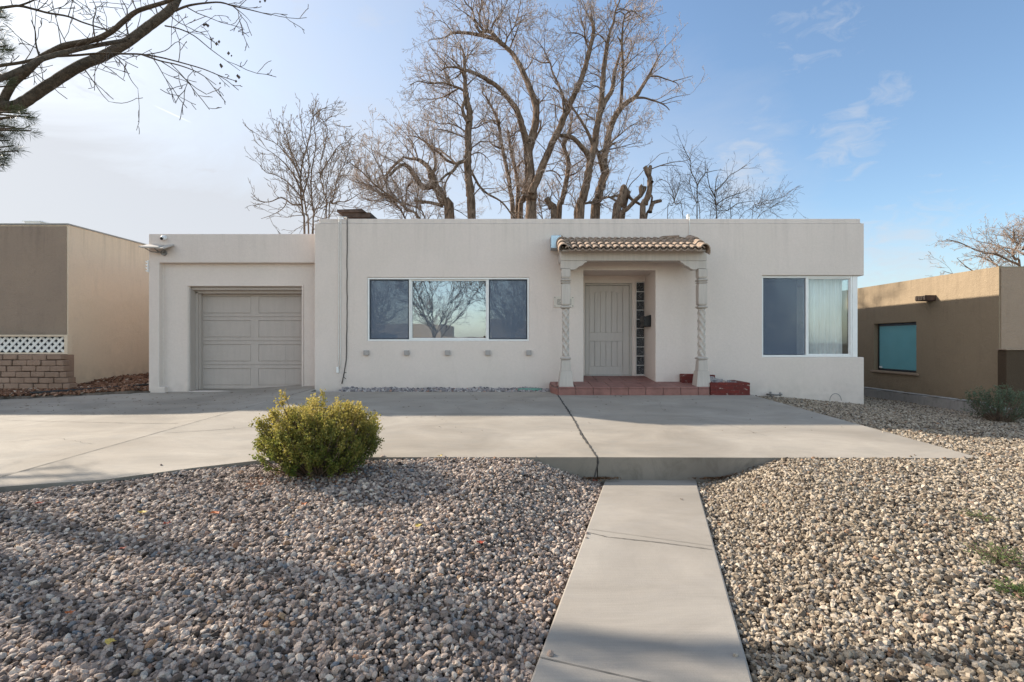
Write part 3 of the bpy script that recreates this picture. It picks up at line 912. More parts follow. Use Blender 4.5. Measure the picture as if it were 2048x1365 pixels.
# porch platform with terracotta tiles
def porchz(x, y): return .65 + (y - 9.57) * .0715 if y < 11.2 else .76
pp = [(.70, 10.278), (.70, 9.86), (.82, 9.585), (3.62, 9.585), (3.62, 10.278)]
b = MB(); b.slab(pp, lambda x, y: porchz(x, y) - .018, .3); b.slab([(1.38, 10.276), (2.815, 10.276), (2.815, 11.125), (1.38, 11.125)], lambda x, y: porchz(x, y) - .018, .4)
pf = b.build('porch_floor', M['grout'], house)
b = MB(); tw = .327
k = 0
xs_ = [.70, .81] + [.81 + tw * i for i in range(1, 9)] + [3.64]
for i in range(len(xs_) - 1):
    a, c = xs_[i] + .004, xs_[i + 1] - .004
    if c - a < .05: continue
    if i > 0: b.slab([(a, 9.568), (c, 9.568), (c, 9.72), (a, 9.72)], lambda x, y: porchz(x, y), lambda x, y: porchz(x, y) - .030)
    if i > 0: b.box(a, c, 9.570, 9.59, .485, porchz(0, 9.57) - .034)
    for (ya, yb) in ((9.728, 10.02), (10.028, 10.276)):
        aa = a if not (i == 0 and ya < 9.8) else a + .06
        b.slab([(aa, ya), (c, ya), (c, yb), (a, yb)], lambda x, y: porchz(x, y), lambda x, y: porchz(x, y) - .02)
for i in range(5):
    a = 1.385 + i * .287; c = a + .279
    for (ya, yb) in ((10.284, 10.58), (10.588, 10.88), (10.888, 11.12)):
        b.slab([(a, ya), (c, ya), (c, yb), (a, yb)], lambda x, y: porchz(x, y), lambda x, y: porchz(x, y) - .02)
b.add([(.69, 9.87, .64), (.805, 9.575, .62), (.805, 9.575, .48), (.69, 9.87, .48), (.71, 9.88, .64), (.82, 9.59, .62), (.82, 9.59, .48), (.71, 9.88, .48)],
      [(0, 1, 2, 3), (4, 7, 6, 5), (0, 4, 5, 1), (3, 2, 6, 7), (0, 3, 7, 4), (1, 5, 6, 2)])
b.build('floor_tile', M['terracotta'], pf, bevel=.006)
MB().box(.688, .698, 9.9, 10.275, .47, .66).build('floor_tile', M['terracotta'], pf)

# posts
def twist_section(b, cx, cy_, z0, z1, w, turns=2.0):
    """carved diamond-cut square shaft"""
    n = 56; sides = 16; vs = []
    for i in range(n + 1):
        t = i / n; z = z0 + (z1 - z0) * t
        for k in range(sides):
            an = 2 * math.pi * (k + .5) / sides
            c, s = math.cos(an), math.sin(an)
            sq = 1 / max(abs(c), abs(s))
            r = w / 2 * min(sq, 1.16)
            r *= 1.06 - .30 * abs(math.sin(an * 2 + t * turns * 6.283)) - .26 * abs(math.sin(an * 2 - t * turns * 6.283))
            vs.append((cx + c * r, cy_ + s * r, z))
    fs = []
    for i in range(n):
        for k in range(sides):
            k2 = (k + 1) % sides
            fs.append((i * sides + k, i * sides + k2, (i + 1) * sides + k2, (i + 1) * sides + k))
    fs.append(tuple(range(sides))[::-1]); fs.append(tuple(n * sides + k for k in range(sides)))
    b.add(vs, fs)
def zz(py, Y=9.75): return EYE - (py - CY) / F * Y
def ring(b, cx, cy_, z, h, w):
    b.frustum(cx, cy_, z - h / 2, z - h / 6, w * .76, w * 1.04); b.box(cx - w * .52, cx + w * .52, cy_ - w * .52, cy_ + w * .52, z - h / 6 + .0005, z + h / 6 - .0005); b.frustum(cx, cy_, z + h / 6, z + h / 2, w * 1.04, w * .76)
PY = 9.76
for pi_, cx in enumerate((.965, 3.555)):
    dz = -.02 if pi_ else 0
    b = MB()
    b.box(cx - .085, cx + .085, PY - .085, PY + .085, zz(555), zz(539) - .002)
    b.frustum(cx, PY, zz(558), zz(555), .13, .165)
    ring(b, cx, PY, zz(561), .05, .185); ring(b, cx, PY, zz(566), .04, .175)
    b.frustum(cx, PY, zz(571), zz(568), .165, .13)
    b.box(cx - .083, cx + .083, PY - .083, PY + .083, zz(609), zz(571))
    b.frustum(cx, PY, zz(612), zz(609), .125, .166)
    ring(b, cx, PY, zz(615), .05, .18)
    twist_section(b, cx, PY, zz(713), zz(618), .168, 3.0)
    ring(b, cx, PY, zz(717), .055, .19)
    b.frustum(cx, PY, zz(742), zz(721), .185, .165)
    po = b.build('porch_post', M['post'], house, bevel=.007)
    q = MB(); q.frustum(cx, PY, porchz(0, 9.85) - .02, zz(742), .275, .215); q.build('post_base', M['post'], po, bevel=.008)
# beam and corbels
b = MB(); b.box(.86, 3.63, PY - .075, PY + .075, 3.035, 3.235); b.box(.85, 3.64, PY - .09, PY + .08, 3.235, 3.265)
for x in (.93, 3.6): b.box(x - .06, x + .06, PY + .075, FY - .002, 3.05, 3.21)
b.build('porch_beam', M['post'], house, bevel=.008)
for s, x0 in ((1, .865), (-1, 3.625)):
    prof = [(0, 3.033), (0, 2.885), (.165, 2.885), (.19, 2.868), (.25, 2.862), (.30, 2.885), (.35, 2.925), (.40, 2.945), (.43, 2.965), (.445, 2.99), (.49, 3.005), (.50, 3.033)]
    pts = [(x0 + s * a, z) for a, z in prof]
    if s < 0: pts = pts[::-1]
    MB().prism(pts, PY - .07, PY + .07).build('corbel', M['post'], house, bevel=.006)
# porch roof: deck and rows of barrel tiles
roofz = lambda y: 3.585 - (FY - y) * .44
b = MB()
b.add([(.88, FY - .003, roofz(FY) - .05), (3.56, FY - .003, roofz(FY) - .05), (3.56, 9.56, roofz(9.56) - .05), (.88, 9.56, roofz(9.56) - .05),
       (.88, FY - .003, roofz(FY) - .08), (3.56, FY - .003, roofz(FY) - .08), (3.56, 9.56, roofz(9.56) - .08), (.88, 9.56, roofz(9.56) - .08)],
      [(0, 1, 2, 3), (7, 6, 5, 4), (0, 4, 5, 1), (1, 5, 6, 2), (2, 6, 7, 3), (3, 7, 4, 0)])
for x in (.885, 3.535): b.prism([(x, 3.266), (x + .02, 3.266), (x + .02, 3.29), (x, 3.29)], 9.6, FY - .003)
deck = b.build('porch_roof', M['post'], house)
def barrel(b, cx, ya, yb, zfun, r0, r1, thick=.016, n=10, cup=False, lift=0.0):
    """half-round tile running from y=ya (low, front) to y=yb (high, back)"""
    vs = []
    for (y, r) in ((ya, r0), (yb, r1)):
        zc = zfun(y) + (lift if y == ya else 0)
        for rr in (r, r - thick):
            for k in range(n + 1):
                an = math.pi * k / n
                x = cx + math.cos(an) * rr; z = zc + (math.sin(an) * rr * .72) * (-1 if cup else 1)
                vs.append((x, y, z))
    m = n + 1; fs = []
    for k in range(n):
        fs.append((k, k + 1, 2 * m + k + 1, 2 * m + k))
        fs.append((m + k + 1, m + k, 3 * m + k, 3 * m + k + 1))
        fs.append((k + 1, k, m + k, m + k + 1))
        fs.append((2 * m + k, 2 * m + k + 1, 3 * m + k + 1, 3 * m + k))
    fs.append((0, 2 * m, 3 * m, m)); fs.append((n, m + n, 3 * m + n, 2 * m + n))
    b.add(vs, fs)
b = MB(); rng = random.Random(4)
nt_ = 19; pitch = (3.45 - .99) / nt_
rowsY = [(9.44, 9.72), (9.66, 9.93), (9.87, 10.12), (10.06, 10.27)]
for ri, (ya, yb) in enumerate(rowsY):
    for k in range(nt_ + 1):
        x = .99 + pitch * k + rng.uniform(-.004, .004)
        barrel(b, x, ya + rng.uniform(-.008, .008), yb, lambda y: roofz(y) - .012, .062, .052, lift=.022 + rng.uniform(0, .004), n=8)
    for k in range(nt_):
        x = .99 + pitch * (k + .5)
        barrel(b, x, ya - .01, yb, lambda y: roofz(y) - .004, .066, .056, cup=True, lift=.014, n=8)
b.build('roof_tile', M['tile'], deck, smooth=False)
# rake tiles curling over both ends
for cx, sg in ((.90, -1), (3.505, 1)):
    b = MB()
    for i, (ya, yb) in enumerate(((9.43, 9.74), (9.68, 9.99), (9.93, 10.27))):
        n = 12; vs = []
        for (y, r) in ((ya, .118), (yb, .10)):
            zc = roofz(y) - .035 + (.022 if y == ya else 0)
            for rr in (r, r - .018):
                for k in range(n + 1):
                    an = R(20) + (R(215) - R(20)) * k / n
                    vs.append((cx - sg * math.cos(an) * rr * .85, y, zc + math.sin(an) * rr * 1.0 - (0.03 if an > 3 else 0)))
        m = n + 1; fs = []
        for k in range(n):
            fs += [(k, k + 1, 2 * m + k + 1, 2 * m + k), (m + k + 1, m + k, 3 * m + k, 3 * m + k + 1), (k + 1, k, m + k, m + k + 1), (2 * m + k, 2 * m + k + 1, 3 * m + k + 1, 3 * m + k)]
        fs.append((0, 2 * m, 3 * m, m)); fs.append((n, m + n, 3 * m + n, 2 * m + n))
        b.add(vs, fs)
    b.build('rake_tile', M['tile'], deck, smooth=False)
b = MB(); b.add(*tilt_box(3.10, 10.22, 3.60, .34, .12, .03, .3, -.25)); b.add(*tilt_box(3.27, 10.20, 3.575, .18, .10, .03, .2, .4)); b.build('loose_tile', M['tile'], deck)
b = MB(); b.box(.705, .90, 9.98, FY - .003, 3.33, 3.575)
fl = b.build('flashing_box', M['galv'], deck, bevel=.004)
# roof membrane seen from beside
MB().box(-3.6, 6.6, 10.62, 18.5, 3.49, 3.51).build('roof', M['roofing'], house)

# ------------------------------------------------------------------ things on and by the house
t = empty('address_plaque', P(1128, 604, FY), 'small beige tile address plaque with corner screws half hidden behind the left porch post', 'plaque')
b = MB(); xa_, xb_ = (1107.5 - CX) / 99.6, (1147.5 - CX) / 99.6; za_, zb_ = 1.5 - (615 - CY) / 99.6, 1.5 - (593.5 - CY) / 99.6
b.box(xa_, xb_, FY - .018, FY - .002, za_, zb_); b.build('plate', flat('plaque_tile', (.62, .56, .49), .5, 0, .06, 20), t, bevel=.003)
b = MB(); fx0, fx1, fz0, fz1 = xa_ + .075, xb_ - .055, za_ + .05, zb_ - .055
frame_rect(b, fx0, fx1, fz0, fz1, .008, FY - .024, FY - .018); b.build('plaque_border', M['grey_metal'], t)
b = MB()  # the one readable digit, a 5
dx, dz_, s = fx0 + .022, fz0 + .018, .05
for (x0, x1, z0, z1) in ((0, .7, 1.25, 1.4), (0, .17, .7, 1.25), (0, .7, .62, .77), (.55, .72, .12, .62), (0, .7, 0, .14)):
    b.box(dx + x0 * s, dx + x1 * s, FY - .023, FY - .018, dz_ + z0 * s, dz_ + z1 * s)
b.build('numeral', M['grey_metal'], t)
for x in (xa_ + .022, xb_ - .022):
    for z in (za_ + .025, zb_ - .025):
        q = MB(); q.tube([(x, FY - .022, z), (x, FY - .016, z)], .009, 8); q.build('screw', M['darkwire'], t)

t = empty('mailbox', (2.77, 10.75, 1.95), 'black metal wall mailbox on the right side wall of the door recess', 'mailbox')
b = MB(); mx0, mx1 = 2.68, 2.818
b.add([(mx0, 10.60, 1.83), (mx1, 10.60, 1.81), (mx1, 10.95, 1.81), (mx0, 10.95, 1.83), (mx0 + .015, 10.60, 2.01), (mx1, 10.60, 2.06), (mx1, 10.95, 2.06), (mx0 + .015, 10.95, 2.01)],
      [(0, 3, 2, 1), (4, 5, 6, 7), (0, 1, 5, 4), (1, 2, 6, 5), (2, 3, 7, 6), (3, 0, 4, 7)])
b.build('box', M['black'], t, bevel=.006)
MB().box(mx0 - .01, mx0 + .012, 10.585, 10.965, 1.92, 2.03).build('flap', M['black'], t, bevel=.004)

# white conduit and its end piece
t = empty('white_cord', P(678, 740, FY), 'pair of thin white cords hanging down the wall from the roof to a white toggle', 'cord')
b = MB()
for x in (677.5, 681.3):
    p = []
    for k in range(12):
        yy = 434 + (738 - 434) * k / 11
        X, _, Z = P(x + 1.2 * (1 - k / 11) - .5, yy, FY - .02); p.append((X, FY - .02 - .003 * (k % 2), Z))
    p = [(p[0][0] + .13, FY + .25, 4.0), (p[0][0] + .05, FY + .10, 4.03), (p[0][0], FY, 4.0)] + p
    b.tube(p, .008, 6)
b.build('strand', M['whitewire'], t, smooth=True)
X, _, Z = P(676, 739, FY)
MB().box(X - .022, X + .022, FY - .045, FY - .01, Z - .07, Z + .05).build('toggle', M['white'], t, bevel=.006)
b = MB(); p = []
rg = random.Random(3)
for k in range(22):
    yy = 439 + (768 - 439) * k / 21
    x = 694.5 - 3 * (k > 18) * (k - 18) * .8 + (k > 14) * (-.3) * (k - 14) + rg.uniform(-.5, .5) - .05 * k
    X, _, Z = P(x, yy, FY - .012); p.append((X, FY - .015, Z))
p = [(p[0][0], FY + .3, 3.99), (p[0][0], FY, 4.0)] + p
b.tube(p, .009, 6)
X, _, Z = P(688, 748, FY); b.tube([(X + .05, FY - .012, Z + .03), (X, FY - .012, Z + .01), (X - .01, FY - .012, Z - .06), (X + .04, FY - .012, Z - .10)], .006, 6)
tag(b.build('cable', M['darkwire'], smooth=True), 'dark cable running down the wall left of the picture window', 'cable')
b = MB(); xq = (1378.5 - CX) / 99.6
b.tube([(xq, FY - .014, 3.60), (xq + .003, FY - .014, 3.8), (xq, FY - .012, 3.99), (xq, FY + .02, 4.0)], .009, 6)
b.box(xq - .02, xq + .02, FY + .02, FY + .10, 3.97, 4.07)
tag(b.build('antenna_cable', M['whitewire'], smooth=False), 'short grey cable with a white roof bracket above the porch canopy', 'cable')

# flood light and camera on the garage corner
t = empty('flood_light', P(322, 500, 10.6), 'grey twin flood light fixed below the top corner of the garage', 'flood light')
zc = 1.5 - (500 - CY) / 96.5
b = MB(); b.add(*tilt_box(-7.47, 10.55, zc + .06, .34, .26, .035, .35, .15)); b.build('lamp_head', M['post'], t, bevel=.008)
b = MB(); b.add(*tilt_box(-7.22, 10.56, zc + .05, .22, .26, .035, .45, -.35)); b.build('lamp_head', M['post'], t, bevel=.008)
b = MB(); b.add(*tilt_box(-7.62, 10.52, zc + .05, .15, .15, .025, .25, .3)); b.build('lamp_head', M['post'], t, bevel=.008)
b = MB(); b.tube([(-7.45, 10.56, zc + .04), (-7.36, 10.57, zc - .05), (-7.30, 10.64, zc - .06)], .014, 6); b.tube([(-7.24, 10.56, zc + .03), (-7.29, 10.58, zc - .06), (-7.30, 10.64, zc - .06)], .014, 6)
b.tube([(-7.62, 10.51, zc + .03), (-7.5, 10.56, zc - .05), (-7.36, 10.58, zc - .06)], .010, 6)
b.tube([(-7.30, 10.62, zc - .06), (-7.30, 10.67, zc - .06)], .055, 12); b.build('bracket', M['grey_metal'], t)
t = empty('security_camera', P(325, 478, 10.6), 'tiny white dome security camera near the top of the garage parapet', 'camera')
zc2 = 1.5 - (476 - CY) / 96.5
b = MB(); b.tube([(-7.30, 10.67, zc2 + .01), (-7.30, 10.62, zc2), (-7.30, 10.585, zc2 - .02)], [.05, .05, .04], 12); b.build('body', M['white'], t, smooth=False)
b = MB(); b.tube([(-7.30, 10.585, zc2 - .02), (-7.30, 10.565, zc2 - .03)], .027, 10); b.build('lens', M['black'], t)
b = MB()
for k in range(4):
    z = 1.5 - (524 + 6 * k - CY) / 96.0; b.add(*tilt_box(-7.67, 10.75, z, .06, .16, .025, 0, 0))
b.box(-7.655, -7.637, 10.66, 10.84, 3.13 - .18, 3.20)
tag(b.build('wall_vent', M['white']), 'small white louvred vent on the left side wall of the garage', 'vent')

# roof box
t = empty('roof_chimney', P(708, 437, 13.0), 'low dark brown chimney with a flat cap rising behind the parapet', 'chimney')
MB().box(-4.20, -3.68, 12.8, 13.5, 3.5, 4.68).build('shaft', M['brown_box'], t, bevel=.01)
b = MB(); b.add([(-4.42, 12.7, 4.72), (-3.70, 12.7, 4.72), (-3.62, 13.6, 4.70), (-4.42, 13.6, 4.70), (-4.42, 12.7, 4.78), (-3.80, 12.7, 4.80), (-3.72, 13.6, 4.78), (-4.42, 13.6, 4.78)],
          [(0, 3, 2, 1), (4, 5, 6, 7), (0, 1, 5, 4), (1, 2, 6, 5), (2, 3, 7, 6), (3, 0, 4, 7)])
b.box(-4.30, -3.60, 12.75, 13.5, 4.60, 4.72)
b.build('cap', M['brown_box'], t)

# valve cover, hose tap, wire hoop
xq = (1060 - CX) / 102
b = MB(); b.slab([(xq - .20, 10.03), (xq + .14, 10.01), (xq + .24, 10.07), (xq + .15, 10.16), (xq - .12, 10.17), (xq - .24, 10.10)], slabz(0, 10) + .055, slabz(0, 10) + .0)
tag(b.build('valve_cover', M['green_plastic'], bevel=.012), 'flat green plastic irrigation cover in the gravel strip by the porch', 'cover')
b = MB(); x0_, z0_ = 5.17, .445
b.tube([(5.06, FY, z0_), (5.06, FY - .10, z0_ + .01), (5.2, FY - .12, z0_), (5.30, FY - .12, z0_ + .01)], .016, 7)
b.tube([(5.07, FY - .1, z0_), (5.16, FY - .16, z0_ - .10), (5.30, FY - .2, z0_ - .16)], .012, 6)
b.tube([(5.08, FY - .10, z0_ - .02), (5.08, FY - .10, z0_ + .06)], .022, 7); b.tube([(5.26, FY - .12, z0_ - .02), (5.26, FY - .12, z0_ + .05)], .02, 7)
tag(b.build('hose_tap', M['grey_metal'], smooth=True), 'grey pipe and hose tap low on the wall right of the brick planter', 'tap')
b = MB(); p = []
for k in range(13):
    an = math.pi * k / 12; p.append((6.38 - .115 * math.cos(an), FY - .09, .30 + .14 * math.sin(an) + .03))
b.tube(p, .006, 6)
tag(b.build('wire_hoop', M['grey_metal'], smooth=True), 'thin grey wire hoop standing in the gravel near the house corner', 'wire')

# brick planter
t = empty('brick_planter', (3.98, 9.9, .45), 'low peeling red painted brick planter at the right end of the porch step', 'planter')
b = MB(); b.box(3.66, 4.40, 9.58, 9.69, .42, .735); b.box(4.30, 4.40, 9.69, FY - .01, .42, .735)
b.box(3.655, 3.74, 9.69, 10.05, .5, .74)
b.build('brick_wall', M['redbrick'], t, bevel=.008)
b = MB(); b.box(3.30, 3.66, 10.10, FY - .01, .6, .86); b.box(3.66, 3.98, 10.18, FY - .01, .6, .84); b.build('back_wall', M['redbrick'], t, bevel=.006)
tag(b, ) if False else None
pz = lambda x, y: .70 + .12 * smooth(4.2, 3.7, x) * smooth(9.7, 10.1, y)
o = stones_object('planter_gravel', [(3.745, 9.70), (4.295, 9.70), (4.295, 10.26), (3.745, 10.16)], pz, .034, mauve, (.036, .055), (.5, .9), .26, 1, 4, 15)
tag(o, 'grey gravel filling the red brick planter', 'gravel', kind='stuff')
soil_patch('planter_soil', [(3.745, 9.69), (4.30, 9.69), (4.30, 10.27), (3.745, 10.27)], pz, .05, M['soil_gap_shade'], skirt=.1)

# ------------------------------------------------------------------ LEFT NEIGHBOUR
lh = empty('house', (-12, 11.4, .5), 'tan stucco flat roofed house at the left edge beyond the driveway', 'house')
ZT = 4.10
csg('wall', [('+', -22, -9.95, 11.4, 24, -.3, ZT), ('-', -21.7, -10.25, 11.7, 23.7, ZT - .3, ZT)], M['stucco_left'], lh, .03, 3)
MB().box(-21.9, -9.98, 11.385, 11.399, -.3, ZT - .03).build('front_face', M['stucco_left_shaded'], lh)  # thin sheet in the darker tone that carries the front's shade
MB().box(-22.02, -9.93, 11.37, 24.02, ZT, ZT + .035).build('coping', flat('coping_metal', (.30, .29, .27), .6), lh, bevel=.006)
t = empty('roof_vent', P(80, 450, 13), 'small pale box vent showing above the left house roof', 'vent')
b = MB(); X, Y_, Z = P(79, 452, 14); b.box(X - .22, X + .20, 13.8, 14.2, 3.9, Z + .06); b.build('vent_box', M['white'], t, bevel=.01)
MB().box(X - .26, X + .24, 13.76, 14.24, Z + .06, Z + .085).build('cap', M['white'], t)
# block wall and lattice
t = empty('block_wall', (-12.5, 11.0, .5), 'low wall of tan split face blocks below the white lattice', 'wall')
b = MB(); rg = random.Random(8)
yb0 = 10.98
z0 = .40; row = 0
zs_ = [.44 + .148 * k for k in range(6)]
X_end = -9.60
for r in range(6):
    zt = 1.23 - .122 * r; zb_ = zt - .114
    x = X_end + .045 * r - (.155 if r % 2 else 0)
    if r % 2:
        b.add(*tilt_box(X_end + .045 * r - .07, yb0 - .05 - .012 * r, (zt + zb_) / 2, .145, .2, .114, 0))
    while x > -15:
        b.add(*tilt_box(x - .15, yb0 - .05 - .012 * r + rg.uniform(-.014, .014), (zt + zb_) / 2 + rg.uniform(-.003, .003), .292, .2, .112, rg.uniform(-.05, .05), rg.uniform(-.035, .035)))
        x -= .31
b.box(-15, X_end - .02, yb0, yb0 + .2, .3, 1.22)
b.build('blocks', stucco('split_block', (.30, .20, .145), (.40, .27, .20), (.20, .13, .10), 1.6), t, bevel=.014)
t = empty('lattice_panel', (-12.5, 11.05, 1.25), 'white diamond lattice panel framed in tan trim on top of the block wall', 'lattice')
lx0, lx1, lz0, lz1 = -15.0, -9.70, 1.275, 1.60
b = MB(); b.box(lx0, lx1 + .10, 10.98, 11.1, 1.235, 1.27); b.box(lx0, lx1 + .10, 10.98, 11.1, 1.61, 1.65); b.box(lx1 + .03, lx1 + .10, 10.98, 11.1, 1.27, 1.61)
b.build('frame', M['stucco_left'], t, bevel=.004)
b = MB(); step = .155; w_ = .052
def strip(b, xa, za, xb, zb, y):
    dx, dz2 = xb - xa, zb - za; L = math.hypot(dx, dz2); nx, nz = -dz2 / L * w_ / 2, dx / L * w_ / 2
    b.prism([(xa - nx, za - nz), (xb - nx, zb - nz), (xb + nx, zb + nz), (xa + nx, za + nz)], y, y + .008)
H = lz1 - lz0
k = lx0 - H
while k < lx1:
    a = max(k, lx0); c = min(k + H, lx1)
    if c - a > .01:
        strip(b, a, lz0 + (a - k), c, lz0 + (c - k), 11.03)
        strip(b, a, lz1 - (a - k), c, lz1 - (c - k), 11.042)
    k += step
b.build('slats', M['lattice'], t, recalc=True)
MB().box(lx0, lx1 + .03, 11.09, 11.10, 1.27, 1.61).build('backing', M['dark_room'], t)

# ------------------------------------------------------------------ RIGHT NEIGHBOUR
rh = empty('house', (12, 10.05, .1), 'brown stucco flat roofed house at the right edge with a teal window', 'house')
ZR = 2.98; RX = 9.5; RY = 10.05
csg('wall', [('+', RX, 24, RY, 26, -.5, ZR), ('-', RX + .25, 23.7, RY + .27, 25.7, ZR - .3, ZR), ('-', RX, RX + .14, 12.12, 13.55, .755, 1.975)], M['stucco_right'], rh, .03, 3)
MB().box(RX + .03, 23.9, RY - .015, RY - .001, -.4, ZR - .03).build('front_face', M['stucco_rightfront'], rh)
w = MB().box(RX + .10, RX + .13, 12.13, 13.54, .765, 1.965).build('side_window', M['darkframe'], rh)
MB().box(RX + .092, RX + .099, 12.17, 13.47, .81, 1.90).build('blind', M['teal'], w)
MB().box(RX + .082, RX + .086, 12.15, 13.52, .785, 1.95).build('pane', M['teal_glass'], w)
MB().box(RX + .075, RX + .088, 13.36, 13.46, .82, .865).build('latch', M['white'], w)
MB().box(RX - .05, RX + .03, 12.04, 13.63, .70, .75).build('sill', M['stucco_rightfront'], w, bevel=.01)
t = empty('roof_scupper', (RX - .1, 11.7, 2.4), 'small brown ribbed roof scupper sticking out of the right house wall', 'scupper')
ys_ = F * (RX - .05) / (1858 - CX); b = MB()
zsc = 1.5 - (597 - CY) / F * ys_
xo = RX - .24
b.box(xo, RX, ys_ - .14, ys_ + .14, zsc - .06, zsc - .04); b.box(xo, RX, ys_ - .14, ys_ - .12, zsc - .04, zsc + .06); b.box(xo, RX, ys_ + .12, ys_ + .14, zsc - .04, zsc + .06)
b.build('trough', M['brown_box'], t)
b = MB()
for k in range(4): b.box(xo - .02, xo + .003, ys_ - .125 + k * .075, ys_ - .09 + k * .075, zsc - .045, zsc + .05)
b.build('ribs', M['stucco_rightfront'], t)
b = MB(); b.box(RX - .05, 24, RY - .20, RY - .018, -.4, 1.335)
dw = b.build('garden_wall', M['stucco_dark'], bevel=.015)
tag(dw, 'dark brown stucco low wall in front of the right house', 'wall')
MB().box(RX - .08, 24, RY - .23, RY - .017, 1.338, 1.365).build('coping', M['stucco_rightfront'], dw, bevel=.006)
b = MB(); b.slab([(8.94, 9.75), (9.10, 9.75), (9.10, 17.5), (8.94, 17.5)], .31, -.3)
for k in range(10):
    b.add(*tilt_box(9.02, 10.1 + k * .72, .325, .17, .60, .02, 0, .02 * (k % 3)))
cw_ = b.build('kerb_wall', M['concrete_old'], bevel=.01)
tag(cw_, 'low rough concrete kerb wall between the gravel and the right house', 'kerb')
b = MB(); b.slab([(9.10, 9.70), (14, 8.75), (14, 8.93), (9.10, 9.88)], .24, -.3)
tag(b.build('kerb_wall', M['concrete_old'], bevel=.01), 'low concrete kerb running behind the sage bush at the right edge', 'kerb')
tag(MB().box(9.10, RX, 9.9, 20, -.3, .18).build('side_yard', M['dirt']), kind='structure')

# ------------------------------------------------------------------ across the street (seen in the window reflections)
ah = empty('house', (3, -22, 0), 'sunlit tan stucco house across the street', 'house')
csg('wall', [('+', -2, 14, -30, -21, -.3, 3.3), ('-', 3, 5, -21.2, -21, .9, 2.2), ('-', 8, 9, -21.2, -21, .0, 2.1)], stucco('street_stucco', (.58, .45, .30), (.62, .48, .33), None, .5), ah, .03, 2)
MB().box(3, 5, -21.19, -21.17, .9, 2.2).build('window', M['dark_room'], ah)
MB().box(8, 9, -21.19, -21.17, 0, 2.1).build('door', M['doordark'], ah)
ah = empty('house', (-14, -22, 0), 'second tan stucco house across the street', 'house')
csg('wall', [('+', -22, -6, -31, -20.5, -.3, 2.9), ('-', -12, -9.5, -20.7, -20.5, .9, 2.1)], M['stucco_left'], ah, .03, 2)
MB().box(-12, -9.5, -20.69, -20.67, .9, 2.1).build('window', M['dark_room'], ah)
gw = MB().box(-6, -2, -20.4, -20.2, -.3, 1.9).build('garden_wall', M['stucco_left'], bevel=.02); tag(gw, 'tan stucco yard wall across the street', 'wall')

# ------------------------------------------------------------------ TREES
class Tubes:
    """batch of tapering tubes: paths grouped by point count, built in one go with numpy"""
    def __init__(s): s.g = {}
    def add(s, pts, rad, sides):
        s.g.setdefault((len(pts), sides), []).append((pts, rad))
    def build(s, name, mat, parent):
        V = []; Q = []; base = 0
        for (n, sides), lst in s.g.items():
            A = np.array([a for a, _ in lst], np.float64); Rr = np.array([r for _, r in lst], np.float64)
            m = len(lst)
            T = np.empty_like(A); T[:, 1:-1] = A[:, 2:] - A[:, :-2]; T[:, 0] = A[:, 1] - A[:, 0]; T[:, -1] = A[:, -1] - A[:, -2]
            T /= np.linalg.norm(T, axis=2, keepdims=True) + 1e-9
            ov = A[:, -1] - A[:, 0]; ov /= np.linalg.norm(ov, axis=1, keepdims=True) + 1e-9
            ref = np.where((np.abs(ov[:, 1:2]) < .8), np.array([[0, 1., 0]]), np.array([[1., 0, 0]]))
            ref = np.repeat(ref[:, None, :], n, 1)
            U = np.cross(T, ref); U /= np.linalg.norm(U, axis=2, keepdims=True) + 1e-9
            W = np.cross(T, U)
            an = np.arange(sides) * 2 * math.pi / sides
            C = np.cos(an)[None, None, :, None]; S = np.sin(an)[None, None, :, None]
            P_ = A[:, :, None, :] + (U[:, :, None, :] * C + W[:, :, None, :] * S) * Rr[:, :, None, None]
            V.append(P_.reshape(-1, 3))
            idx = np.arange(m * n * sides).reshape(m, n, sides) + base
            a = idx[:, :-1, :]; d = idx[:, 1:, :]
            q = np.stack([a, np.roll(a, -1, 2), np.roll(d, -1, 2), d], -1).reshape(-1, 4)
            Q.append(q); base += m * n * sides
        V = np.concatenate(V); Q = np.concatenate(Q)
        me = bpy.data.meshes.new(name)
        me.vertices.add(len(V)); me.vertices.foreach_set('co', V.astype(np.float32).ravel())
        me.loops.add(len(Q) * 4); me.loops.foreach_set('vertex_index', Q.astype(np.int32).ravel())
        me.polygons.add(len(Q)); me.polygons.foreach_set('loop_start', np.arange(0, len(Q) * 4, 4, dtype=np.int32))
        me.polygons.foreach_set('use_smooth', np.ones(len(Q), bool))
        me.update(calc_edges=True)
        me.materials.append(mat)
        o = bpy.data.objects.new(name, me)
        return link(o, parent)

def crown(TW, m0, m1, parent):
    """branches and twigs of one tree as a single crown mesh with two barks"""
    a = TW[0].build('crown', m0, parent) if TW[0].g else None
    b_ = TW[1].build('crown', m1, parent) if TW[1].g else None
    if a is None or b_ is None: return a or b_
    bm = bmesh.new(); bm.from_mesh(a.data); n0 = len(bm.faces); bm.from_mesh(b_.data); bm.faces.ensure_lookup_table()
    for f in bm.faces[n0:]: f.material_index = 1
    bm.to_mesh(a.data); bm.free(); a.data.materials.append(m1)
    a.name = 'crown'
    bpy.data.objects.remove(b_)
    return a

def unit(v):
    l = math.sqrt(v[0] ** 2 + v[1] ** 2 + v[2] ** 2) + 1e-9
    return (v[0] / l, v[1] / l, v[2] / l)
def rand_perp(rg, d):
    while True:
        r = (rg.gauss(0, 1), rg.gauss(0, 1), rg.gauss(0, 1))
        k = r[0] * d[0] + r[1] * d[1] + r[2] * d[2]
        p = (r[0] - k * d[0], r[1] - k * d[1], r[2] - k * d[2])
        l = math.sqrt(p[0] ** 2 + p[1] ** 2 + p[2] ** 2)
        if l > .1: return (p[0] / l, p[1] / l, p[2] / l)

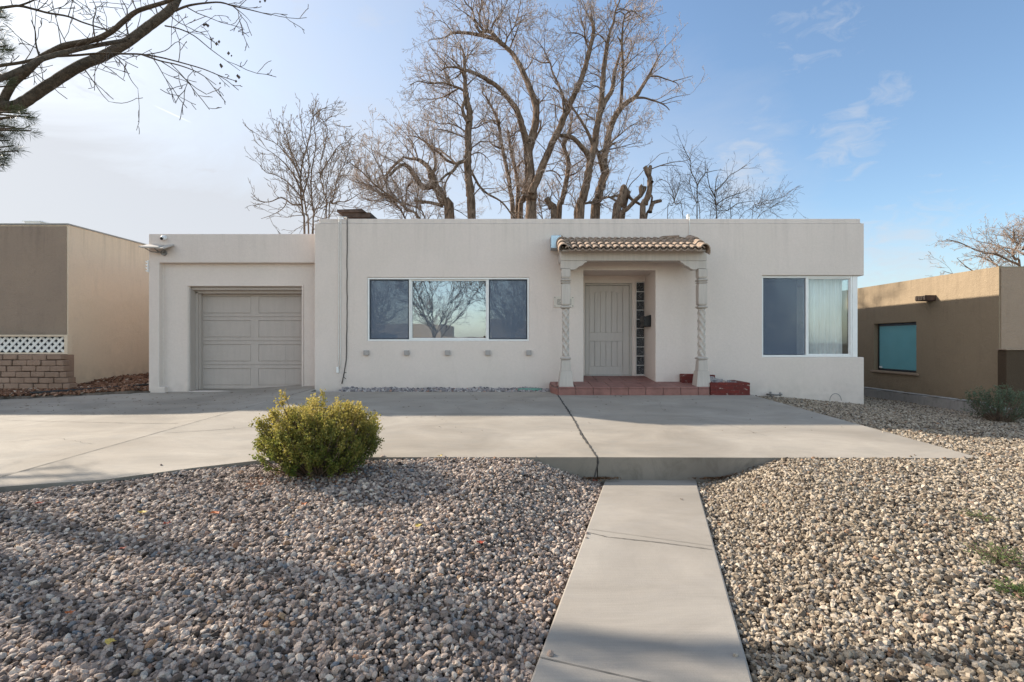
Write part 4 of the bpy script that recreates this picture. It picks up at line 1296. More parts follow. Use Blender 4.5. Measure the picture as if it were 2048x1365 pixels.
def grow(rg, T, start, d, length, rad, level, pr):
    nseg = pr['seg'][level]; sl = length / nseg
    pts = [start]; p = start; rads = [rad]; trop = pr['trop'][level]; wig = pr['wig'][level]
    dirs = [d]
    for i in range(nseg):
        d = unit((d[0] + rg.gauss(0, wig), d[1] + rg.gauss(0, wig), d[2] + rg.gauss(0, wig) + trop))
        p = (p[0] + d[0] * sl, p[1] + d[1] * sl, p[2] + d[2] * sl)
        pts.append(p); dirs.append(d); rads.append(max(pr['rmin'], rad * (1 - .75 * (i + 1) / nseg)))
    T[min(level, 1)].add(pts, rads, 3 if level > 0 else 4)
    if level + 1 < len(pr['seg']):
        nc = int(length / pr['gap'][level] + rg.random())
        for c in range(nc):
            t = .12 + .88 * (c + rg.random()) / max(1, nc)
            f = t * nseg; i = min(nseg - 1, int(f)); u = f - i
            a, b2 = pts[i], pts[i + 1]
            q = (a[0] + (b2[0] - a[0]) * u, a[1] + (b2[1] - a[1]) * u, a[2] + (b2[2] - a[2]) * u)
            dd = dirs[i + 1]; pe = rand_perp(rg, dd); an = rg.uniform(*pr['ang'])
            nd = unit((dd[0] * math.cos(an) + pe[0] * math.sin(an), dd[1] * math.cos(an) + pe[1] * math.sin(an) * pr.get('flat', 1), dd[2] * math.cos(an) + pe[2] * math.sin(an)))
            grow(rg, T, q, nd, length * rg.uniform(*pr['len']) * (1.05 - .45 * t), rads[i] * .62, level + 1, pr)
    elif pr.get('leaf') is not None:
        pr['leaf'].append((pts[-1], d))

def catmull(pts, k):
    out = []
    n = len(pts)
    for i in range(n - 1):
        p0, p1, p2, p3 = pts[max(0, i - 1)], pts[i], pts[i + 1], pts[min(n - 1, i + 2)]
        for j in range(k):
            t = j / k
            out.append(tuple(.5 * ((2 * p1[c]) + (-p0[c] + p2[c]) * t + (2 * p0[c] - 5 * p1[c] + 4 * p2[c] - p3[c]) * t * t + (-p0[c] + 3 * p1[c] - 3 * p2[c] + p3[c]) * t ** 3) for c in range(len(p1))))
    out.append(tuple(pts[-1]))
    return out

def traced_tree(name, label, base, Y0, limbs, pr, seed, matT, matC, extra=None, dens=.45, twlen=(1.0, 2.0), group=None, twist_y=.5, start_frac=.15, twr=.022, keep=None):
    """limbs: list of (points [(px,py)], r0_px, r1_px, dy, twigs 0..1). Shapes follow the limbs of the real tree; each limb gets its own depth."""
    t = empty(name, base, label, 'tree', group)
    rg = random.Random(seed)
    LT = Tubes(); TW = {0: Tubes(), 1: Tubes()}
    for li, (pts, r0, r1, dy, tw) in enumerate(limbs):
        if 430 <= pts[0][1] <= 442:
            bx_ = base[0] / base[1] * F + CX
            pts = [(bx_ * .8 + pts[0][0] * .2, gb - 8), (bx_ * .45 + pts[0][0] * .55, 530)] + list(pts)
        n = len(pts)
        tot = sum(math.dist(pts[i], pts[i + 1]) for i in range(n - 1))
        P3 = []; acc = 0
        for i, (x, y) in enumerate(pts):
            if i: acc += math.dist(pts[i - 1], pts[i])
            f = acc / tot
            yy = Y0 + dy[0] + (dy[1] - dy[0]) * f
            rr = (r0 + (r1 - r0) * f) / F * yy
            P3.append((*P(x, y, yy), rr))
        C = catmull(P3, 4)
        # bark irregularity
        jt = pr.get('jit', .07)
        C = [(c[0] + rg.gauss(0, c[3] * jt), c[1] + rg.gauss(0, c[3] * jt), c[2], c[3] * rg.uniform(1 - jt, 1 + jt)) for c in C]
        LT.add([c[:3] for c in C], [c[3] for c in C], 8 if r0 > 3 else 5)
        L = sum(math.dist(C[i][:3], C[i + 1][:3]) for i in range(len(C) - 1))
        nb = int(L / dens * tw + rg.random())
        for k in range(nb):
            f = start_frac + (1 - start_frac) * (k + rg.random()) / max(1, nb)
            q = f * (len(C) - 1); i = min(len(C) - 2, int(q)); u = q - i
            a, b2 = C[i], C[i + 1]
            s0 = tuple(a[c] + (b2[c] - a[c]) * u for c in range(3))
            d = unit(tuple(b2[c] - a[c] for c in range(3)))
            pe = rand_perp(rg, d); an = rg.uniform(.55, 1.25)
            nd = unit((d[0] * math.cos(an) + pe[0] * math.sin(an), (d[1] * math.cos(an) + pe[1] * math.sin(an)) * .8, d[2] * math.cos(an) + pe[2] * math.sin(an) + pr.get('lift', .25)))
            grow(rg, TW, s0, nd, rg.uniform(*twlen) * (1.1 - .35 * f), min(twr, a[3] * .6), 0, pr)
    if extra: extra(rg, LT, TW, pr)
    LT.build('trunk', matT, t)
    crown(TW, pr.get('m0', M['twig_tan']), matC, t)
    return t

def GZ(px, py_base, Y): return (P(px, py_base, Y)[0], Y, -.12)
def down(x, Y0, ytop=440):     # continue a stem from the parapet line to the ground behind the house
    return CY + 1.62 * F / Y0

BIG = dict(seg=[5, 4, 3, 2], trop=[.05, .06, .06, .05], wig=[.16, .20, .24, .25], gap=[.26, .16, .13], len=(.35, .6), ang=(.45, 1.05), rmin=.0062, lift=.3)
YB = 22.0
gb = down(0, YB)
# Tree A: bent double-limbed tree left of centre
limbsA = [
 ([(905, gb), (898, 437), (888, 405), (876, 382), (867, 366), (863, 350)], 16, 8, (0, 0), .5),
 ([(866, 372), (852, 375), (842, 371), (832, 355), (820, 338), (808, 330), (792, 338), (780, 352)], 6.5, 2.5, (0, -1), .9),
 ([(863, 352), (858, 338), (847, 326), (834, 319), (820, 318), (806, 314)], 6, 2, (0, .8), 1.0),
 ([(834, 319), (833, 308), (824, 290), (814, 276)], 1.8, .6, (.8, 1), 1),
 ([(863, 350), (871, 332), (868, 305), (862, 295), (850, 284), (832, 274), (815, 272)], 3.6, .9, (0, 1.2), 1),
 ([(862, 296), (880, 308), (895, 322), (914, 328)], 2.5, 3, (1.2, 1.8), .6),
 ([(838, 437), (812, 418), (792, 400), (768, 384), (745, 366), (725, 345), (705, 330)], 5, 1, (1, -.5), 1),
 ([(810, 437), (795, 412), (770, 392), (738, 376), (712, 352)], 4, 1, (.5, 1), 1),
 ([(806, 317), (790, 330), (775, 348), (772, 366)], 3, 2.2, (.5, 0), .8),
 ([(772, 366), (762, 340), (750, 318), (742, 296)], 2, .6, (0, -.6), 1),
 ([(826, 362), (815, 375), (812, 395), (810, 412)], 2.4, 1, (0, .6), .6),
 ([(886, 412), (862, 406), (845, 404), (828, 401)], 3.6, 3.0, (0, -.4), .4),
 ([(850, 437), (838, 418), (815, 410), (795, 404), (770, 402), (745, 402), (722, 395)], 3, .8, (0, .6), 1),
]
traced_tree('bare_tree', 'bare gnarled tree with arching bent limbs, third from the left behind the house', GZ(905, gb, YB), YB, limbsA, BIG, 11, M['bark'], M['twig'], dens=.30, twlen=(.9, 2.1), group='bare trees behind the house')
# Tree B: straight trunk with a broken top
limbsB = [
 ([(946, gb), (943, 437), (939, 385), (936, 345), (935, 318), (937, 298), (936, 270), (938, 243), (939, 225), (934, 205), (931, 185)], 12, 6, (0, 0), .35),
 ([(931, 190), (930, 165), (929, 135), (928, 112), (924, 98), (920, 88)], 5, 1.2, (0, 0), 1),
 ([(936, 245), (927, 228), (925, 215), (930, 200)], 4, 2.5, (-.2, -.2), .5),
 ([(930, 184), (919, 177), (905, 172), (885, 166), (862, 168), (838, 163), (820, 170)], 2.6, .7, (0, -1), 1.3),
 ([(916, 178), (900, 187), (885, 195), (862, 199), (845, 196)], 2, .6, (0, 1), 1.2),
 ([(905, 172), (890, 160), (870, 148), (850, 138)], 1.5, .5, (0, .6), 1.3),
 ([(927, 222), (915, 208), (900, 198), (892, 190)], 1.6, .6, (0, .5), 1),
 ([(931, 165), (925, 150), (920, 135), (905, 120), (885, 105)], 1.8, .6, (0, -.6), 1.2),
 ([(930, 322), (916, 328), (906, 343), (893, 350), (882, 360)], 4, 2.2, (-.3, -1.2), .6),
 ([(903, 345), (893, 362), (888, 378), (889, 400), (890, 420)], 2, 1, (-1, -.8), .5),
 ([(912, 328), (895, 312), (875, 298), (858, 290), (835, 275)], 2.2, .7, (-.5, 1), 1),
 ([(935, 268), (918, 255), (900, 248), (880, 248), (860, 240)], 2, .6, (0, 1), 1.2),
 ([(935, 278), (915, 270), (895, 262), (872, 258)], 1.6, .6, (0, -1), 1.2),
 ([(941, 340), (950, 358), (960, 374), (975, 388), (1000, 402), (1015, 418), (1024, 432)], 3, 1.4, (0, .8), .8),
 ([(944, 395), (955, 382), (962, 374)], 1.6, 1, (0, .2), .4),
 ([(938, 300), (952, 290), (965, 283), (985, 286)], 1.6, .5, (0, -.8), 1),
 ([(940, 312), (955, 305), (970, 312), (985, 330)], 1.4, .5, (0, 1), 1),
 ([(938, 258), (955, 255), (975, 244), (990, 248)], 1.6, .5, (0, -.6), 1),
 ([(931, 175), (945, 160), (960, 150), (975, 155)], 1.6, .5, (0, 1), 1),
]
traced_tree('bare_tree', 'straight bare tree with a splintered broken top left of the tallest limbs', GZ(946, gb, YB), YB - 1.0, limbsB, BIG, 12, M['bark'], M['twig'], dens=.26, twlen=(.8, 1.7), group='bare trees behind the house')
# Tree D: big arching tree
limbsD = [
 ([(1064, gb), (1062, 437), (1063, 395), (1061, 360), (1058, 325), (1056, 300)], 14, 9, (0, 0), .3),
 ([(1056, 300), (1048, 265), (1040, 238), (1032, 218), (1012, 192), (990, 170), (965, 155), (945, 145), (928, 140)], 7.5, 3.2, (0, -1.5), .8),
 ([(928, 140), (910, 135), (892, 136), (882, 142)], 3, 1.2, (-1.5, -1.8), 1.2),
 ([(926, 141), (918, 150), (910, 158)], 2.2, .8, (-1.5, -1.4), 1),
 ([(928, 140), (935, 118), (945, 100), (958, 85)], 1.2, .5, (-1.5, -1), 1),
 ([(1057, 300), (1068, 262), (1072, 235), (1071, 210), (1062, 182), (1046, 145), (1030, 115), (1012, 95), (992, 80), (970, 73), (945, 68), (928, 66), (904, 66)], 8, 2.6, (0, .8), .7),
 ([(1010, 92), (1000, 85), (985, 68), (972, 62), (962, 66), (950, 50)], 5, 2.4, (.5, .3), 1.2),
 ([(968, 62), (950, 40), (945, 20), (930, 5), (925, -15)], 2.4, .6, (.4, 0), 1.4),
 ([(962, 56), (958, 30), (965, 8), (975, -15)], 1.6, .5, (.4, 1), 1.4),
 ([(985, 70), (985, 50), (1000, 30), (1012, 8), (1020, -10)], 1.8, .6, (.4, -.4), 1.4),
 ([(985, 68), (975, 60), (978, 30), (970, 5)], 1.6, .6, (.5, .8), 1.3),
 ([(1010, 92), (1015, 75), (1030, 50), (1038, 20), (1042, 0)], 1.8, .6, (.5, 1.2), 1.3),
 ([(1018, 100), (1030, 72), (1042, 40), (1045, 15)], 1.6, .5, (.6, 0), 1.2),
 ([(904, 66), (890, 75), (875, 78), (862, 78)], 1.6, .5, (.8, .6), 1.3),
 ([(905, 66), (893, 50), (880, 42), (870, 42)], 1.2, .5, (.8, 1.2), 1.3),
 ([(1046, 145), (1060, 130), (1068, 115)], 1.4, .5, (.8, 1.2), 1.2),
 ([(1071, 210), (1085, 200), (1095, 185)], 1.6, .6, (.6, 1.5), 1.2),
 ([(1063, 385), (1072, 365), (1082, 340), (1094, 310), (1108, 280), (1120, 255), (1131, 228), (1142, 204), (1152, 182), (1163, 158), (1172, 130), (1178, 105)], 8, 4.6, (-.3, -1.0), .7),
 ([(1178, 108), (1182, 88), (1187, 65), (1186, 48), (1183, 38)], 4.6, 3.2, (-1, -1), 1.4),
 ([(1178, 100), (1170, 78), (1168, 55), (1160, 35), (1155, 20)], 2, .5, (-1, -.4), 1.6),
 ([(1176, 85), (1165, 72), (1150, 66), (1130, 66)], 1.6, .5, (-1, -1.6), 1.5),
 ([(1135, 220), (1126, 192), (1115, 165), (1105, 145), (1100, 125), (1092, 118)], 3.2, 1.4, (-.8, .2), .8),
 ([(1100, 125), (1085, 126), (1068, 118), (1050, 110)], 1.5, .5, (.2, .4), 1),
 ([(1098, 122), (1090, 105), (1080, 88), (1068, 75)], 1.4, .4, (.2, 0), 1.4),
 ([(1126, 192), (1115, 182), (1106, 175)], 1.8, 1.3, (-.6, -.6), .4),
 ([(1130, 222), (1118, 214), (1100, 208)], 1.6, 1, (-.8, -.4), .4),
 ([(1128, 225), (1126, 205), (1125, 190)], 2.6, 1.6, (-.8, -.6), .6),
 ([(1074, 250), (1077, 222), (1077, 198)], 3.0, 2.4, (.3, .3), .8),
 ([(1059, 300), (1072, 275), (1080, 258), (1082, 240)], 3.2, 1.4, (0, .4), .6),
 ([(1049, 267), (1035, 262), (1025, 272), (1010, 274)], 1.4, .6, (-.4, 0), 1),
]
traced_tree('bare_tree', 'tallest bare tree with two thick limbs arching left over the roof', GZ(1064, gb, YB), YB, limbsD, BIG, 13, M['bark'], M['twig'], dens=.27, twlen=(.8, 1.9), group='bare trees behind the house')
# Tree C: darker twin stems
limbsC = [
 ([(1030, gb), (1026, 437), (1021, 385), (1014, 340), (1006, 305), (1001, 272), (996, 245), (985, 218), (972, 195)], 8, 2.2, (0, -.5), .8),
 ([(1036, gb), (1035, 437), (1036, 385), (1033, 350), (1025, 315), (1020, 290), (1016, 262)], 9, 2.5, (.3, .8), .6),
 ([(1008, 300), (995, 295), (985, 290), (978, 278), (983, 262)], 2.2, .7, (0, -.6), 1),
 ([(1034, 338), (1042, 325), (1050, 322), (1056, 328)], 2.4, 1.6, (.3, 0), .4),
 ([(996, 246), (985, 240), (975, 246), (965, 252)], 1.6, .5, (0, .6), 1),
 ([(972, 195), (965, 185), (968, 170)], 1.6, .5, (-.5, -.5), 1.4),
 ([(1040, gb), (1040, 437), (1048, 400), (1055, 365)], 7, 5, (.6, .4), .3),
 ([(1020, 290), (1028, 275), (1032, 250), (1040, 235)], 1.6, .5, (.8, 1.2), 1.2),
]
traced_tree('bare_tree', 'dark slim bare tree with twin stems between the broken tree and the tallest tree', GZ(1033, gb, YB), YB + .8, limbsC, BIG, 14, M['bark'], M['twig'], dens=.25, twlen=(.8, 1.7), group='bare trees behind the house')
# Tree E + F
limbsE = [
 ([(1158, gb), (1160, 437), (1166, 400), (1173, 365), (1180, 330), (1188, 295), (1195, 250), (1202, 215), (1205, 175), (1208, 135), (1213, 100), (1214, 88)], 13, 4.0, (0, 0), .5),
 ([(1214, 90), (1220, 65), (1227, 45), (1231, 22), (1238, 5), (1245, -15)], 3.4, 1, (0, .2), .9),
 ([(1214, 88), (1206, 76), (1198, 70), (1190, 68)], 2, 1, (0, -.6), .6),
 ([(1204, 218), (1212, 200), (1222, 185), (1226, 172), (1228, 150), (1235, 125), (1241, 105)], 5.5, 2, (0, 1), .7),
 ([(1182, 322), (1172, 305), (1160, 290), (1148, 278), (1135, 272), (1122, 272)], 6, 4, (0, -1), .3),
 ([(1186, 292), (1178, 270), (1167, 250), (1155, 230), (1146, 218)], 3.6, 2.2, (0, -.4), .6),
 ([(1146, 218), (1132, 200), (1125, 190)], 2, 1, (-.4, -.4), .6),
 ([(1196, 245), (1180, 235), (1165, 228), (1150, 235)], 1.6, .5, (0, 1), 1),
 ([(1204, 180), (1190, 172), (1178, 176), (1165, 168)], 1.8, .5, (0, -1), 1.2),
 ([(1206, 160), (1192, 150), (1180, 148), (1166, 155)], 1.5, .5, (0, .8), 1.2),
 ([(1231, 22), (1242, 18), (1255, 22), (1262, 30)], 1.6, .8, (.2, .5), 1),
 ([(1198, 305), (1215, 295), (1225, 288), (1240, 285)], 2.4, .8, (0, 1), .8),
 ([(1150, 437), (1155, 412), (1178, 406), (1200, 400), (1216, 394), (1232, 402)], 4, 2.2, (-.6, .6), .4),
]
traced_tree('bare_tree', 'tall bare tree with an upright dark trunk forking above the porch canopy', GZ(1158, gb, YB), YB - .6, limbsE, BIG, 15, M['bark'], M['twig'], dens=.30, twlen=(.8, 1.7), group='bare trees behind the house')
limbsF = [
 ([(1186, gb), (1190, 437), (1196, 400), (1204, 365), (1211, 342), (1208, 325), (1213, 292), (1219, 265), (1228, 238), (1240, 218)], 15, 5.5, (0, 0), .5),
 ([(1210, 350), (1203, 330), (1198, 312), (1192, 300)], 6, 4, (0, -.5), .3),
 ([(1240, 218), (1255, 205), (1270, 195), (1282, 178), (1295, 156), (1308, 132), (1318, 112), (1325, 102)], 5.5, .8, (0, 1.0), .35),
 ([(1272, 196), (1288, 196), (1305, 201), (1320, 206), (1332, 213), (1339, 221)], 2.6, .9, (.5, 1.2), .35),
 ([(1320, 206), (1345, 196), (1362, 192), (1380, 189)], 1.0, .4, (1, 1.4), .3),
 ([(1300, 153), (1315, 153), (1330, 158), (1345, 163), (1355, 168), (1359, 178)], 2, .6, (.8, 1.4), .2),
 ([(1345, 163), (1365, 158), (1386, 152)], 1.0, .4, (1.3, 1.6), .2),
 ([(1316, 115), (1312, 98), (1306, 82)], 1.0, .4, (1, 1), .2),
 ([(1241, 216), (1243, 190), (1245, 160), (1246, 130), (1244, 105), (1244, 78), (1246, 50), (1250, 30)], 3.6, 1.6, (0, -.6), .9),
 ([(1244, 86), (1238, 78), (1234, 74)], 1.8, 1, (-.4, -.4), .3),
 ([(1250, 30), (1262, 22), (1272, 26), (1283, 35)], 1.6, .6, (-.6, 0), .8),
 ([(1250, 30), (1240, 24), (1232, 26)], 1.4, .7, (-.6, -.6), .6),
 ([(1244, 95), (1252, 78), (1262, 60), (1275, 45)], 1.4, .4, (-.3, .6), 1.3),
 ([(1245, 140), (1258, 125), (1275, 110), (1290, 98)], 1.4, .4, (-.3, -.9), 1.3),
 ([(1246, 160), (1258, 145), (1272, 135), (1285, 125)], 1.4, .4, (-.3, .6), 1.3),
 ([(1222, 285), (1240, 270), (1262, 252), (1285, 240)], 1.6, .4, (0, .4), 1.2),
 ([(1215, 300), (1240, 295), (1265, 288), (1285, 285)], 1.4, .4, (0, -.6), 1.0),
 ([(1250, 400), (1235, 392), (1225, 395)], 2.4, 2.4, (0, 0), .2),
]
traced_tree('bare_tree', 'right hand tall bare tree with long thin limbs reaching right into clear sky', GZ(1186, gb, YB), YB + .3, limbsF, BIG, 16, M['bark'], M['twig'], dens=.32, twlen=(.9, 2.0), group='bare trees behind the house')
limbsG = [
 ([(1116, gb), (1118, 437), (1122, 408), (1130, 375), (1136, 345), (1136, 320), (1129, 300), (1128, 288), (1134, 275), (1140, 262)], 8, 4, (0, 0), .7),
 ([(1112, gb), (1108, 437), (1102, 415), (1094, 398)], 8, 6, (-.5, -.9), .3),
 ([(1140, 262), (1143, 245), (1146, 225)], 2.4, 1, (0, 0), 1),
 ([(1138, 338), (1150, 330), (1162, 322), (1175, 312)], 2, .8, (0, .6), .8),
 ([(1137, 352), (1155, 345), (1170, 330)], 1.8, .7, (0, -.6), .8),
 ([(1092, 343), (1105, 342), (1115, 348), (1124, 360)], 1.4, 1, (0, 0), .8),
 ([(1085, 437), (1078, 405), (1072, 380)], 2, .8, (1, 1), 1),
]
traced_tree('bare_tree', 'short stout bare tree with a knotted stem right of the tallest tree', GZ(1116, gb, YB), YB + 1.4, limbsG, BIG, 17, M['bark'], M['twig'], dens=.25, twlen=(.8, 1.9), group='bare trees behind the house')
# sawn stumps
STUMP = dict(BIG, gap=[.4, .25, .2])
limbsH = [
 ([(1228, gb), (1233, 437), (1240, 410), (1247, 385), (1250, 376)], 11, 8.5, (0, 0), .2),
 ([(1246, 437), (1251, 405), (1258, 382)], 6, 4, (.4, .4), .2),
 ([(1240, 437), (1255, 418), (1270, 402), (1284, 388), (1290, 374)], 6, 4, (.4, -.4), .1),
 ([(1284, 388), (1281, 376), (1285, 371)], 5, 3, (-.4, -.4), 0),
 ([(1254, 386), (1262, 398), (1276, 407), (1283, 410)], 3.2, 2.6, (.2, .2), .1),
 ([(1255, 382), (1262, 368), (1278, 352), (1292, 335), (1308, 320), (1322, 308), (1338, 306)], 1.0, .4, (.2, .4), .25),
]
traced_tree('pruned_tree', 'pruned tree cut to a thick leaning stump with sawn stubs, left of two', GZ(1228, gb, YB), YB - 1.5, limbsH, STUMP, 18, M['bark'], M['twig'], dens=.5, twlen=(.5, 1.2), group='pruned stumps behind the house')
limbsI = [
 ([(1284, gb), (1285, 437), (1290, 408), (1298, 385), (1300, 362), (1296, 348), (1290, 334)], 11, 5, (0, 0), .05),
 ([(1298, 356), (1299, 344), (1301, 333)], 4.2, 3.6, (0, .3), 0),
 ([(1302, 366), (1305, 364)], 3.4, 3, (0, -.2), 0),
 ([(1300, 425), (1305, 408), (1312, 404), (1322, 402)], 4.4, 3.4, (0, .3), 0),
 ([(1292, 437), (1300, 418), (1304, 396), (1301, 390)], 5, 2, (.2, .5), 0),
 ([(1302, 339), (1320, 332), (1345, 325), (1365, 323), (1380, 319)], 1.2, .5, (.2, 1.2), .3),
 ([(1322, 332), (1345, 331), (1365, 334)], .8, .4, (.4, 1), .3),
]
traced_tree('pruned_tree', 'pruned tree cut to an upright forked stump with a broken side limb', GZ(1284, gb, YB), YB - 2.0, limbsI, STUMP, 19, M['bark'], M['twig'], dens=.8, twlen=(.5, 1.0), group='pruned stumps behind the house')
# thin brush tree right
THIN = dict(seg=[5, 4, 3], trop=[.0, -.03, -.04], wig=[.12, .16, .2], gap=[.30, .20], len=(.35, .6), ang=(.35, .9), rmin=.0038, lift=.25)
limbsJ = [
 ([(1392, gb), (1394, 437), (1394, 405), (1394, 372), (1388, 355), (1382, 343), (1381, 322), (1374, 310), (1365, 290)], 2.0, .7, (0, 0), .8),
 ([(1394, 372), (1402, 358), (1410, 347), (1410, 322)], 1.4, .5, (0, .5), .8),
 ([(1412, 346), (1428, 342), (1442, 340)], .9, .4, (.5, .7), .8),
 ([(1433, gb), (1433, 437), (1431, 410), (1430, 392), (1432, 362)], 1.8, .8, (1, 1.2), .9),
 ([(1430, 395), (1420, 375), (1415, 352), (1414, 330)], 1.2, .4, (1, .6), .8),
 ([(1431, 382), (1448, 366), (1460, 351), (1476, 342), (1494, 330)], 1.2, .4, (1, 1.6), .8),
 ([(1432, 410), (1450, 398), (1470, 390), (1488, 384), (1502, 374)], 1.2, .4, (1, .4), .9),
 ([(1346, gb), (1335, 437), (1343, 412), (1348, 402), (1345, 385), (1336, 366), (1318, 358)], 1.4, .5, (-.5, 0), .8),
 ([(1370, gb), (1366, 437), (1352, 410), (1347, 398), (1340, 388), (1322, 386)], 1.4, .5, (.5, 1), .8),
 ([(1348, 402), (1356, 380), (1362, 355)], 1.1, .4, (0, .4), .8),
 ([(1404, gb), (1400, 437), (1392, 405), (1384, 385), (1378, 360)], 1.4, .5, (.4, .9), .8),
 ([(1468, gb), (1462, 437), (1455, 422), (1435, 422)], 1.2, .6, (.6, .6), .8),
 ([(1455, 422), (1475, 408), (1495, 404), (1515, 402)], 1.0, .4, (.6, 1), .9),
 ([(1480, 437), (1500, 418), (1520, 405)], .9, .4, (.6, 1), .9),
 ([(1500, gb), (1504, 437), (1516, 418), (1527, 404), (1545, 400), (1572, 392)], 1.2, .4, (.4, 1), 1),
 ([(1515, 437), (1535, 420), (1560, 405), (1582, 402)], .9, .4, (.4, 1), 1),
 ([(1420, gb), (1420, 437), (1436, 420), (1455, 400), (1475, 396)], 1.2, .4, (.4, 1), 1),
]
traced_tree('bare_tree', 'spindly thin bare tree with drooping twigs, rightmost above the parapet', GZ(1394, gb, YB - 3), YB - 3, limbsJ, THIN, 20, M['bark_fg'], M['twig_dark'], dens=.30, twlen=(.5, 1.2), group='bare trees behind the house', twr=.010)
# small fan tree behind the garage
FAN = dict(seg=[6, 5, 3], trop=[.05, .06, .05], wig=[.13, .16, .22], gap=[.26, .19], len=(.35, .6), ang=(.35, .85), rmin=.0062, lift=.30)
gk = CY + 1.62 * F / 17
YS = 17.0
limbsK = [
 ([(612, gk), (609, 465), (606, 430), (603, 400), (601, 370), (604, 330), (612, 300), (620, 270), (624, 240), (638, 222), (655, 215)], 3.8, .7, (0, .3), .7),
 ([(618, gk), (617, 465), (613, 430), (608, 395), (600, 360), (590, 330), (580, 300), (572, 270), (562, 245)], 3.4, .6, (.2, -.5), .8),
 ([(626, gk), (626, 465), (628, 430), (624, 400), (622, 360), (626, 325), (632, 290), (628, 250), (624, 215)], 3.2, .6, (.4, .8), .7),
 ([(604, 410), (585, 409), (572, 400), (560, 396), (540, 404), (520, 402), (502, 386)], 1.8, .5, (0, -.6), .9),
 ([(606, 400), (590, 380), (572, 362), (550, 350), (532, 345), (520, 330)], 1.6, .5, (0, .6), 1.2),
 ([(603, 385), (590, 355), (572, 330), (550, 310), (535, 300)], 1.8, .5, (0, -.8), 1.2),
 ([(602, 360), (585, 325), (565, 300), (548, 285), (528, 278)], 1.7, .5, (0, .4), 1.2),
 ([(601, 345), (588, 315), (575, 290), (565, 268)], 1.6, .5, (0, .9), 1.1),
 ([(654, gk), (652, 437), (655, 410), (648, 385), (640, 350), (642, 320), (650, 290), (655, 260), (648, 245), (665, 232)], 2.8, .6, (.8, 1), .8),
 ([(660, gk), (658, 437), (664, 408), (670, 380), (678, 350), (690, 325), (700, 290)], 2.6, .6, (.6, .2), .9),
 ([(664, 408), (678, 404), (690, 404), (706, 396), (722, 385)], 1.6, .5, (.4, .4), .9),
 ([(628, 430), (640, 415), (650, 395), (655, 360), (660, 330), (672, 300)], 2.0, .5, (.4, -.4), 1),
 ([(640, 350), (652, 330), (668, 305), (680, 290), (698, 285)], 1.6, .5, (.8, .4), 1),
 ([(603, 400), (612, 370), (618, 340), (615, 305), (605, 270), (602, 235)], 1.8, .5, (0, .5), .9),
 ([(575, 400), (568, 415), (555, 425), (540, 432), (522, 438)], 1.0, .4, (-.3, -.2), .8),
]
def fan_leaves(rg, LT, TW, pr): pass
traced_tree('bare_tree', 'small fan shaped bare tree behind the garage roof, leftmost of the row', GZ(612, gk, YS), YS, limbsK, FAN, 21, M['bark'], M['twig_tan'], dens=.24, twlen=(.5, 1.15), group='bare trees behind the house', twr=.014)
# tree beyond the right neighbour
YR = 21.0
gr_ = CY + 1.62 * F / YR
PINK = dict(seg=[5, 4, 3, 2], trop=[.0, .0, .0, .0], wig=[.15, .2, .25, .3], gap=[.2, .13, .1], len=(.35, .6), ang=(.4, 1.0), rmin=.005, lift=.1)
limbsM = [
 ([(2045, gr_), (2040, 540), (2030, 520), (2026, 505), (2035, 490), (2028, 480), (2027, 462)], 4, 1.4, (0, 0), 1),
 ([(2027, 484), (2018, 474), (2006, 462)], 2, 1, (0, .8), 1.2),
 ([(2000, 540), (1990, 528), (1970, 518), (1950, 511)], 2.2, .9, (-.5, .5), 1),
 ([(1985, 524), (1978, 514)], 1.5, .8, (-.5, -.5), .8),
 ([(2000, 512), (1975, 506), (1955, 502), (1935, 493), (1915, 484), (1892, 479)], 2.0, .6, (0, 1), .35),
 ([(2020, 508), (2000, 495), (1975, 487), (1952, 483)], 1.5, .6, (.5, 1.5), .8),
 ([(2038, 530), (2015, 520), (1990, 508), (1965, 508)], 2.6, 1, (0, -1), 1.6),
 ([(2035, 492), (2044, 475), (2050, 465)], 1.4, .7, (0, .5), 1.2),
 ([(2048, 510), (2030, 500), (2010, 496), (1990, 500)], 2, .8, (0, 1), 1.6),
 ([(1945, 542), (1930, 532), (1914, 517)], 1.2, .5, (0, 0), .3),
 ([(2045, 500), (2062, 470), (2075, 455)], 2.4, 1, (0, .5), 1.6),
 ([(1920, 548), (1905, 548), (1885, 542)], .8, .4, (0, 0), .8),
]
traced_tree('bare_tree', 'pale pinkish bare tree showing over the right house roof', GZ(2045, gr_, YR), YR, limbsM, PINK, 22, M['bark'], M['twig'], dens=.22, twlen=(.6, 1.4), twr=.014)

